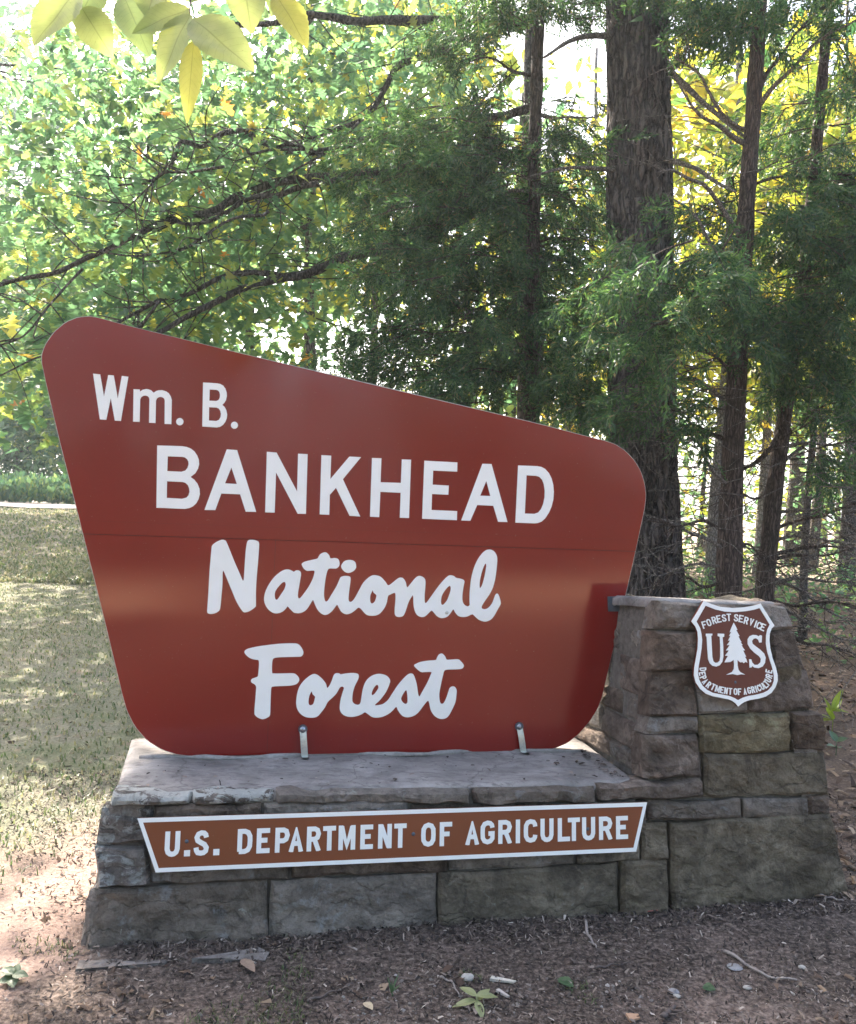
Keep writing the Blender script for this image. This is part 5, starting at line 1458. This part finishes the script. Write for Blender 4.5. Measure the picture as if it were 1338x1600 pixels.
# tangle of thin bare twigs and low green growth behind the pillar
def tangle():
    bits = []
    for q_ in range(700):
        x, y = rng.uniform(985, 1400), rng.uniform(640, 1060)
        if q_ >= 520: x, y = rng.uniform(1050, 1400), rng.uniform(120, 660)
        a = at(x, y, rng.uniform(6.0, 11.0))
        if a[2] < .05: continue
        d = unit(1)[0] * [1.5, .6, .35]; d /= np.linalg.norm(d)
        l = rng.uniform(.25, 1.1)
        b = a + d * l + [0, 0, -.1 * l]
        m = (a + b) / 2 + rng.normal(size=3) * .08 * l
        bits.append(tube(spline([a, m, b], 6), np.linspace(.0055, .0018, 6), 3, cap=False))
        for _k in range(2):
            c = a + (b - a) * rng.uniform(.3, .9); e = c + unit(1)[0] * rng.uniform(.08, .3)
            bits.append(tube([c, e], [.003, .0012], 3, cap=False))
    v, f = join(bits)
    tag(top("twig_thicket", v, f, DEADWOOD, (3.2, 8, 0), smooth=True), "tangle of thin bare grey twigs behind and right of the pillar", "thicket", kind='stuff')
    n = 900
    x = rng.uniform(2.2, 11, n); y = rng.uniform(8.5, 17, n)
    k = fbm(np.stack([x * .5, y * .5, 0 * x], -1), 3, 61) > .02
    c = np.stack([x[k], y[k], gz(x[k], y[k]) + rng.uniform(.05, .7, k.sum())], -1)
    pos, M, sc = leaves_at(c, .16, 12, OVAL, .11)
    v, f = scatter(OVAL, pos, M, sc)
    tag(top("undergrowth", v, f, LEAF_GRN, (5, 12, 0)), "low green undergrowth on the forest floor behind the cedars", "undergrowth", kind='stuff')
tangle()

# ------------------------------------------------------------------ ground cover
def inside_base(x, y, m=.03):
    q = np.stack([x - A0[0], y - A0[1]], -1)
    u = q @ U[:2]; v = q @ DEP[:2]
    return (u > -m) & (u < 3.0 + m) & (v > -m) & (v < .84)
def blades(n, X0, X1, Y0, Y1, hmin, hmax, w, dens):
    x = rng.uniform(X0, X1, n); y = Y0 + (Y1 - Y0) * rng.uniform(0, 1, n) ** 1.6
    k = (~inside_base(x, y)) & dens(x, y)
    x, y = x[k], y[k]; m = len(x)
    z = gz(x, y)
    h = rng.uniform(hmin, hmax, m); a = rng.uniform(0, 2 * np.pi, m)
    d = np.stack([np.cos(a), np.sin(a)], -1); s = np.stack([-d[:, 1], d[:, 0]], -1)
    lean = rng.uniform(.2, 1.3, m)
    ww = w * rng.uniform(.6, 1.4, m) * (1 + y * .10)
    b = np.stack([x, y, z - .004], -1)
    S3 = np.concatenate([s * ww[:, None], np.zeros((m, 1))], -1)
    mid = b + np.concatenate([d * (lean * h * .35)[:, None], (h * .6)[:, None]], -1)
    tip = b + np.concatenate([d * (lean * h)[:, None], (h * (1 - .35 * lean * .6))[:, None]], -1)
    V = np.stack([b - S3, b + S3, mid + S3 * .7, mid - S3 * .7, tip], 1).reshape(-1, 3)
    o = np.arange(m)[:, None] * 5
    f = np.stack([o + [0, 1, 2], o + [0, 2, 3], o + [3, 2, 4]], 1).reshape(-1, 3)
    return V, f
lawn_d = lambda x, y: (-x - 1.05 + .8 * fbm(np.stack([x * 1.1, y * 1.1, 0 * x], -1), 3, 3) + (y - 4.2) * .55 > rng.uniform(-.1, .6, len(x))) & (x < .12 * np.minimum(y, 9) + .3)
V, f = blades(90000, -9, 1.2, 3.2, 15, .012, .05, .0032, lawn_d)
V2, f2 = blades(45000, -16, -1, 12, 29, .03, .09, .006, lawn_d)
V, f = join([(V, f), (V2, f2)])
tag(top("lawn_grass", V, f, GRASS_M, (-3, 6, 0)), "short patchy half dry lawn grass left of the sign", "grass", kind='stuff')
tuft_d = lambda x, y: fbm(np.stack([x * 2.6, y * 2.6, 0 * x], -1), 3, 21) - .22 * (x > -.5) > .12
V, f = blades(14000, -1.9, .6, 2.15, 2.85, .008, .03, .0018, tuft_d)
tag(top("sparse_grass", V, f, WEED_M, (-1, 2.5, 0)), "sparse green grass growing through the mulch at the base's left foot", "grass", kind='stuff')

def flakes(n, X0, X1, Y0, Y1, lmin, lmax, asp, keep=None, up=.012, tilt=.35, proto=None):
    x = rng.uniform(X0, X1, n); y = Y0 + (Y1 - Y0) * rng.uniform(0, 1, n) ** 1.3
    k = ~inside_base(x, y, -.01)
    if keep is not None: k &= keep(x, y)
    x, y = x[k], y[k]; m = len(x)
    p = np.stack([x, y, gz(x, y) + rng.uniform(0, up, m)], -1)
    fwd = unit(m); fwd[:, 2] *= tilt
    nrm = unit(m) * .6 + [0, 0, 1]
    l = rng.uniform(lmin, lmax, m) ** 1.0
    pr = proto or [(np.array([(-asp, -.5, 0), (asp, -.5, .06), (asp * .7, .1, .10), (asp * .3, .5, 0), (-asp * .8, .2, .04)]), np.array([(0, 1, 2), (0, 2, 4), (4, 2, 3)])),
                   (np.array([(-asp, -.5, 0), (asp * .6, -.45, .0), (asp * .2, .5, .03)]), np.array([(0, 1, 2)])),
                   (np.array([(-asp * .5, -.5, 0), (asp * .5, -.5, .05), (asp * .5, .5, 0), (-asp * .6, .5, .05), (0, 0, .14)]), np.array([(0, 1, 4), (1, 2, 4), (2, 3, 4), (3, 0, 4)]))]
    return scatter(pr, p, frames(fwd, nrm), l)
front = lambda x, y: (-x - 1.2 - (y - 2.7) * .6 + .5 * fbm(np.stack([x * 1.5, y * 1.5, 0 * x], -1), 3, 8) < rng.uniform(-.2, .25, len(x)))
V, f = flakes(52000, -2.2, 2.8, 2.05, 4.6, .005, .024, .2, front, up=.016, tilt=.6)
tag(top("wood_mulch", V, f, MULCH_M, (0, 2.6, 0)), "dark shredded wood mulch spread in front of the stone base", "mulch", kind='stuff')
back = lambda x, y: x > .12 * y + .3 - rng.uniform(0, 1.5, len(x))
V, f = flakes(26000, .8, 12, 3.4, 15, .03, .085, .26, back, up=.03)
tag(top("leaf_litter", V, f, LITTER_M, (4, 6, 0)), "brown fallen leaf litter on the forest floor right of the pillar", "leaf litter", kind='stuff')
dk = lambda x, y: (x < .12 * y) & (rng.uniform(0, 1, len(x)) < .5)
V, f = flakes(5000, -8, -.6, 2.3, 14, .012, .045, .3, dk)
tag(top("lawn_litter", V, f, LITTER_M, (-3, 5, 0)), "bits of dead leaf scattered over the bare dirt and lawn", "leaf litter", kind='stuff')
pt = lambda x, y: (fbm(np.stack([x * 1.6, y * 2.6, 0 * x], -1), 3, 91) > .10) & (x > -1.3)
V, f = flakes(1500, -1.3, 2.8, 2.05, 3.4, .015, .05, .30, pt, up=.012)
tag(top("broken_leaves", V, f, LITTER_M, (.5, 2.5, 0)), "crumbled dead leaves gathered in patches on the mulch", "leaf litter", kind='stuff')
wl = lambda x, y: (np.abs((np.stack([x - A0[0], y - A0[1]], -1) @ DEP[:2]) + .06) < .08) & (x > -1.0)
V, f = flakes(26000, -1.2, 2.2, 2.5, 3.6, .006, .03, .2, wl, up=.012, tilt=.5)
tag(top("piled_debris", V, f, MULCH_M, (.5, 3, 0)), "dark debris piled along the foot of the stone base", "debris", kind='stuff')
def ledge_scraps():
    n = 170
    u = rng.uniform(.12, 1.98, n); v = rng.uniform(.10, .46, n)
    u[:70] = 2.0 - .05 * rng.uniform(0, 1, 70); v[:70] = rng.uniform(.10, .46, 70)
    p = np.array([L(a, b, ZL + .006 + .004 * rng.uniform()) for a, b in zip(u, v)])
    fw = unit(n); fw[:, 2] *= .15
    pr = [(np.array([(-.2, -.5, 0), (.2, -.5, .05), (.28, .1, .12), (.05, .5, 0), (-.25, .2, .05)]), np.array([(0, 1, 2), (0, 2, 4), (4, 2, 3)]))]
    v_, f_ = scatter(pr, p, frames(fw, unit(n) * .4 + [0, 0, 1]), .008 + .022 * rng.uniform(0, 1, n) ** 3)
    tag(top("leaf_scraps", v_, f_, MULCH_M, L(1, .3, ZL)), "dark scraps of leaf and dirt lying on the stone ledge", "leaf litter", kind='stuff')
ledge_scraps()
def gravel():
    n = 2600
    x = rng.uniform(-.9, 2.2, n); y = rng.uniform(2.2, 2.75, n)
    keep = fbm(np.stack([x * 2, y * 2, 0 * x], -1), 2, 31) + (x - .6) * .2 > -.12
    x, y = x[keep], y[keep]; n = len(x)
    p = np.stack([x, y, gz(x, y) + .001], -1)
    oct_ = (np.array([(1, 0, 0), (0, 1, 0), (-1, 0, 0), (0, -1, 0), (0, 0, .7), (0, 0, -.7), (.6, .6, .35), (-.6, .55, .3)]), np.array([(0, 6, 4), (6, 1, 4), (1, 7, 4), (7, 2, 4), (2, 3, 4), (3, 0, 4), (0, 1, 6), (1, 2, 7), (1, 0, 5), (2, 1, 5), (3, 2, 5), (0, 3, 5)]))
    fw = unit(n); fw[:, 2] = 0
    v, f = scatter([oct_], p, frames(fw, np.tile([0, 0, 1.], (n, 1))), .0025 + .007 * rng.uniform(0, 1, n) ** 3)
    k = NT("pale_grit"); g_ = k.new('ShaderNodeNewGeometry')
    m = k.fin(k.ramp(g_.outputs['Random Per Island'], [(0, (0.11, 0.09, 0.08)), (.7, (0.20, 0.17, 0.15)), (1, (0.36, 0.32, 0.29))]), .85, .25)
    tag(top("gravel", v, f, m, (.7, 2.5, 0)), "pale grit and small pebbles mixed in the mulch", "gravel", kind='stuff')
gravel()

# ------------------------------------------------------------------ small single things on the ground
def plain(name, col, rough=.8):
    k = NT(name); n = k.noise(k.pos(), 90, 4, .65)
    k.bump(n, .35, .004)
    return k.fin(k.mix(k.rampf(n, .4, .7, 0, .6), col, tuple(c * .6 for c in col)), rough, .3)
def gp(px, py, h=0.0):
    p = onplane(px, py, [0, 0, 0.012], ZZ)
    for _ in range(4): p = onplane(px, py, [0, 0, float(gz(p[0], p[1]))], ZZ)
    return p + ZZ * h
def stick(label, pth, r, mat, name="twig"):
    q = spline([gp(x, y, r * .8) for x, y in pth], 18)
    q[:, 2] += .004 + .004 * np.sin(np.arange(18) * .9)
    bits = [tube(q, r * (1 - .5 * np.linspace(0, 1, 18)), 7, rough=.2)]
    for k in (6, 12):
        d = np.cross(q[k + 1] - q[k], ZZ); d /= np.linalg.norm(d)
        bits.append(tube([q[k], q[k] + d * r * 3 + ZZ * r * 1.5], [r * .5, r * .2], 5))
    tag(top(name, *join(bits), mat, q[0], smooth=True), label, "twig")
TWIG = plain("weathered_twig", (0.30, 0.25, 0.22)); TWIGD = plain("dark_twig", (0.11, 0.085, 0.075))
stick("long pale twig lying on the mulch at front right", [(1132, 1490), (1160, 1505), (1185, 1523), (1210, 1531), (1245, 1536)], .006, TWIG)
stick("short curved tan twig standing out in the mulch below the pillar's left stones", [(915, 1442), (918, 1462), (926, 1475), (932, 1484)], .006, TWIG)
stick("thin dark twig lying level left of the long pale one", [(930, 1516), (955, 1511), (985, 1508)], .004, TWIGD)
stick("thick dark twig stub at the bottom edge right of centre", [(1036, 1596), (1045, 1588), (1054, 1580)], .011, TWIGD)
stick("crooked thin twig beside the pale seedling", [(688, 1530), (706, 1538), (718, 1560)], .004, TWIG)
stick("pale twig near the right edge close to the pillar's foot", [(1280, 1402), (1300, 1406), (1318, 1411)], .005, TWIG)
stick("thin straight twig on the mulch left of centre", [(480, 1568), (515, 1555), (552, 1540)], .004, TWIGD)
def pebble(label, px, py, r, mat, sq=.6, seed=0, name="pebble", cat="stone"):
    c = gp(px, py, r * sq * .5)
    v, f = hemi(np.zeros(3), ZZ, 1, 1, 14, 6)
    v2 = v * [1, 1, -.6]
    V, Fq = join([(v, f), (v2, f[:, ::-1])])
    V = V * (1 + .35 * fbm(V * 1.3 + seed * 3, 3, seed))[:, None] * [r * 1.3, r, r * sq] + c
    tag(top(name, V, Fq, mat, c, smooth=True), label, cat)
PEB = plain("pale_pebble", (0.38, 0.35, 0.31)); PEBG = plain("grey_pebble", (0.27, 0.255, 0.255))
pebble("whitish pebble left of the pale wood chip", 730, 1531, .018, PEB, .7, 1)
pebble("pale grey pebble right of the green leaf, larger of two touching", 1052, 1551, .014, PEBG, .6, 2)
pebble("small pale pebble tucked just below the larger grey one", 1058, 1558, .010, PEB, .6, 3)
pebble("flat bluish grey scrap of stone left of the long pale twig", 1148, 1512, .022, PEBG, .25, 4)
pebble("rounded beige pebble at front right near the green leaf fragment", 1168, 1545, .011, PEB, .6, 5)
pebble("small beige pebble under the right end of the long pale twig", 1254, 1513, .010, PEB, .6, 6)
def chip(label, px, py, l, w, ang, col, name="wood_chip"):
    c = gp(px, py, .006); e = np.array([math.cos(ang), math.sin(ang), .05]); s = np.array([-math.sin(ang), math.cos(ang), .1])
    V = [c + e * l * a + s * w * b + ZZ * h for a, b, h in ((-.5, -.5, 0), (.42, -.3, 0), (.5, .2, .002), (-.45, .5, 0), (-.5, -.5, .009), (.42, -.3, .006), (.5, .2, .006), (-.45, .5, .009))]
    f = [(4, 5, 6), (4, 6, 7), (0, 1, 5), (0, 5, 4), (1, 2, 6), (1, 6, 5), (2, 3, 7), (2, 7, 6), (3, 0, 4), (3, 4, 7)]
    tag(top(name, V, f, plain("chip_" + name, col), c), label, "wood chip")
chip("long pale wood chip on the mulch right of the whitish pebble", 786, 1536, .085, .016, -.25, (0.50, 0.45, 0.38))
chip("small pale wood chip leaning behind the seedling", 786, 1557, .05, .012, -.8, (0.42, 0.37, 0.33))
chip("orange tan bark piece at the bottom edge", 990, 1594, .04, .03, .3, (0.40, 0.24, 0.15), "bark_piece")

def blade_leaf(base, tip, width, nrm, mat, name, parent=None, curl=.12, serr=0.0, n=14, seed=0, thing_tag=None, tipw=2.2):
    base = np.asarray(base, float); tip = np.asarray(tip, float)
    d = tip - base; l = np.linalg.norm(d); d /= l
    nrm = np.asarray(nrm, float); s = np.cross(d, nrm); s /= np.linalg.norm(s); nn = np.cross(s, d)
    V, uv = [], []
    for i in range(n + 1):
        t = i / n
        w = width / 2 * (math.sin(math.pi * t ** .82) ** .75) * (1 - .25 * t ** tipw) if 0 < t < 1 else .001
        w *= 1 + serr * (1 if i % 2 else -1)
        for j in range(-3, 4):
            q = j / 3
            V.append(base + d * l * t + s * w * q + nn * (-curl * l * t * t + .20 * w * abs(q) + .05 * w * math.sin(9 * t + 2 * j + seed)))
            uv.append((q * .5 + .5, t))
    f = []
    for i in range(n):
        for j in range(6):
            a = i * 7 + j
            f.append((a, a + 1, a + 8, a + 7))
    if parent is not None:
        return obj(name, V, f, mat, parent, uv=uv, smooth=True)
    return top(name, V, f, mat, base, uv=uv, smooth=True)
def veined(name, c, c2, trans=.5, tmul=2.2):
    k = NT(name)
    u = k.new('ShaderNodeUVMap').outputs[0]
    x, y, z = k.sep(u)
    ax = k.math('ABSOLUTE', k.math('SUBTRACT', x, .5))
    mid = k.rampf(ax, .0, .03, 1, 0)
    sv = k.math('ABSOLUTE', k.math('SINE', k.math('MULTIPLY', k.math('SUBTRACT', y, k.math('MULTIPLY', ax, .35)), 34.0)))
    side = k.rampf(sv, 0, .16, 1, 0)
    n = k.noise(k.pos(), 30, 4, .6)
    col = k.mix(k.rampf(n, .3, .7), c, c2)
    sp_ = k.noise(k.pos(), 140, 3, .7)
    col = k.mix(k.rampf(sp_, .66, .72, 0, .5), col, tuple(q * .45 for q in c))
    vein = k.math('MAXIMUM', mid, k.math('MULTIPLY', side, .55))
    col = k.mix(k.math('MULTIPLY', vein, .6), col, tuple(q * .5 for q in c))
    k.bump(vein, -.4, .003)
    k.fin(col, .45, .4)
    tr = k.new('ShaderNodeBsdfTranslucent'); k.link(k.mix(1.0, col, (tmul, tmul, tmul * .6, 1), 'MULTIPLY'), tr.inputs[0])
    mx = k.new('ShaderNodeMixShader'); mx.inputs[0].default_value = trans
    k.link(k.b.outputs[0], mx.inputs[1]); k.link(tr.outputs[0], mx.inputs[2]); k.link(mx.outputs[0], k.out.inputs[0])
    return k.m
HICK = veined("hickory_leaflet", (0.21, 0.245, 0.115), (0.27, 0.295, 0.145))
HICKY = veined("yellow_hickory_leaflet", (0.27, 0.27, 0.08), (0.33, 0.32, 0.11))
HICKD = veined("green_hickory_leaflet", (0.16, 0.215, 0.11), (0.21, 0.255, 0.13))
tw0 = at(300, -30, 1.65)
hick = thing("hickory_branch", tuple(tw0), "large yellow green hickory leaves hanging into the top left corner close to the viewer", "branch")
def tp(px, py, Y): return at(px, py, Y)
for pp, r in (([(60, -150), (180, -60), (300, -28), (430, -45), (560, -120)], .004), ([(300, -28), (298, 0), (297, 20), (302, 45), (303, 66)], .0016), ([(130, -80), (135, -30), (128, 0)], .0018), ([(420, -44), (428, -20), (432, -5)], .0016), ([(190, -55), (193, -20), (196, 0)], .0016)):
    q = spline([tp(x, y, 1.65) for x, y in pp], 14)
    v, f = tube(q, np.linspace(r, r * .6, 14), 6); obj("stem", v, f, TWIGD, hick, smooth=True)
HL = [((120, -12), (50, 64), 62, 1.60, HICK), ((152, -30), (117, 40), 52, 1.66, HICKD), ((128, 12), (175, 88), 50, 1.62, HICK), ((194, -6), (232, 82), 50, 1.70, HICKD),
      ((297, 14), (205, 48), 44, 1.66, HICK), ((298, 22), (243, 127), 58, 1.63, HICK), ((302, 30), (396, 104), 66, 1.62, HICK), ((303, 64), (292, 188), 31, 1.60, HICKY),
      ((300, 4), (352, -45), 48, 1.68, HICKD), ((380, -40), (392, 46), 58, 1.69, HICK), ((432, -8), (481, 70), 46, 1.61, HICKY), ((335, 22), (318, 92), 34, 1.72, HICKD), ((250, -40), (228, 22), 60, 1.72, HICK), ((440, -30), (425, 22), 36, 1.70, HICKD)]
for k, (a, b, w, Yl, m) in enumerate(HL):
    A_, B_ = tp(*a, Yl), tp(*b, Yl - .02 + .04 * (k % 3 - 1))
    blade_leaf(A_, B_, 1.18 * w * Yl / F, np.array([.25 * math.sin(k * 2.1), -.9, .35]), m, "leaf", hick, curl=.06, serr=.03, n=24, seed=k)

RED_L = plain("reddened_leaf", (0.34, 0.11, 0.085)); BRN_L = plain("dry_brown_leaf", (0.26, 0.18, 0.13)); GRN_L = veined("fresh_leaf", (0.055, 0.105, 0.05), (0.08, 0.13, 0.06), .3, 1.6); PALE_L = veined("pale_seedling_leaf", (0.24, 0.26, 0.12), (0.31, 0.32, 0.16), .3, 1.3)
def fallen(label, a, b, w, mat, seed, h=.012, name="fallen_leaf"):
    A_, B_ = gp(*a, h), gp(*b, h * 1.2)
    tag(blade_leaf(A_, B_, w, [.2, -.25, .9], mat, name, curl=.05, serr=.06, seed=seed), label, "leaf")
fallen("reddish pink fallen leaf on dark mulch against the pillar's foot", (998, 1423), (1028, 1427), .045, RED_L, 1)
fallen("dark red scrap of leaf tucked beside the pink one", (974, 1424), (984, 1418), .03, RED_L, 2)
fallen("curled brown dead leaf in front of the buried footing", (378, 1508), (398, 1528), .04, BRN_L, 3, .02)
fallen("fresh green fallen leaf on the mulch near bottom centre", (872, 1534), (896, 1548), .05, GRN_L, 4)
fallen("greyish green leaf fragment near the rounded beige pebble", (1098, 1547), (1118, 1553), .045, GRN_L, 5)
fallen("small tan fallen leaf at the bottom left of centre", (570, 1572), (582, 1584), .03, plain("tan_leaf", (0.46, 0.36, 0.24)), 6)

def plant(label, px, py, leaves, mat, name, cat, hstem=.06, wl=.03):
    c = gp(px, py)
    t = thing(name, tuple(c), label, cat)
    v, f = tube([c - ZZ * .01, c + ZZ * hstem * .5 + [.004, 0, 0], c + ZZ * hstem], [.003, .0025, .002], 6); obj("stem", v, f, mat, t, smooth=True)
    for k, (dx, dy, dz) in enumerate(leaves):
        b = c + ZZ * hstem * (.6 + .4 * (k % 2))
        blade_leaf(b, b + np.array([dx, dy, dz]), wl, np.array([-dx * .6, -dy * .6 - .02, np.hypot(dx, dy) + .02]), mat, "leaf", t, curl=.2, seed=k)
plant("pale yellow green seedling with spread pointed leaves in the mulch at bottom centre", 744, 1574, [(-.075, -.01, -.005), (.07, .02, .0), (.02, -.06, -.015), (-.05, .035, .015), (.045, .05, .02)], PALE_L, "seedling", "plant", .035, .028)
WEED_L = veined("dull_weed_leaf", (0.05, 0.085, 0.04), (0.09, 0.12, 0.06), .2, 1.3)
plant("broad leaved weed at the lower left edge of the picture", 20, 1535, [(-.04, -.02, .0), (.05, -.01, .01), (.0, .035, .03), (-.045, .02, .015), (.02, -.04, .0)], WEED_L, "broadleaf_weed", "plant", .025, .036)
plant("fresh green grass sprig standing in the mulch left of centre", 612, 1556, [(-.01, 0, .05), (.015, .01, .055), (.0, -.01, .04), (.02, -.005, .03)], GRN_L, "grass_sprig", "plant", .01, .007)
YG = veined("yellow_green_sprout_leaf", (0.16, 0.22, 0.03), (0.22, 0.26, 0.04), .5)  # yellow green is the leaf's own colour
plant("yellow green leafy sprout right behind the pillar's right edge", 1300, 1145, [(-.10, -.03, .06), (.07, .03, .10), (-.03, .02, .16), (.10, -.03, .02), (-.12, 0, .0), (.02, -.08, .05), (-.06, -.05, .12), (.05, .0, .18)], YG, "leafy_sprout", "plant", .16, .06)
plant("dark green sprout low beside the pillar's right edge", 1306, 1180, [(-.07, -.03, .03), (.07, .0, .04), (.0, -.05, .02), (-.02, .04, .07)], GRN_L, "leafy_sprout", "plant", .09, .06)

# ------------------------------------------------------------------ air
def haze():  # thin haze, added to stand in for lens glare as well
    V, f = box((0, 50, 12), (1, 0, 0), (0, 1, 0), (0, 0, 1), 360, 430, 16.0)
    m = bpy.data.materials.new("haze_for_lens_glare"); m.use_nodes = True
    nt = m.node_tree; nt.nodes.clear()
    pv = nt.nodes.new('ShaderNodeVolumePrincipled'); o = nt.nodes.new('ShaderNodeOutputMaterial')
    pv.inputs['Color'].default_value = (.84, .92, 1, 1)
    pv.inputs['Density'].default_value = HAZE
    pv.inputs['Anisotropy'].default_value = .45
    nt.links.new(pv.outputs[0], o.inputs['Volume'])
    m.cycles.homogeneous_volume = True
    tag(top("haze", V, f, m, (0, 50, -4)), "thin haze between the trees, also standing in for lens glare", "haze", kind='stuff')
haze()
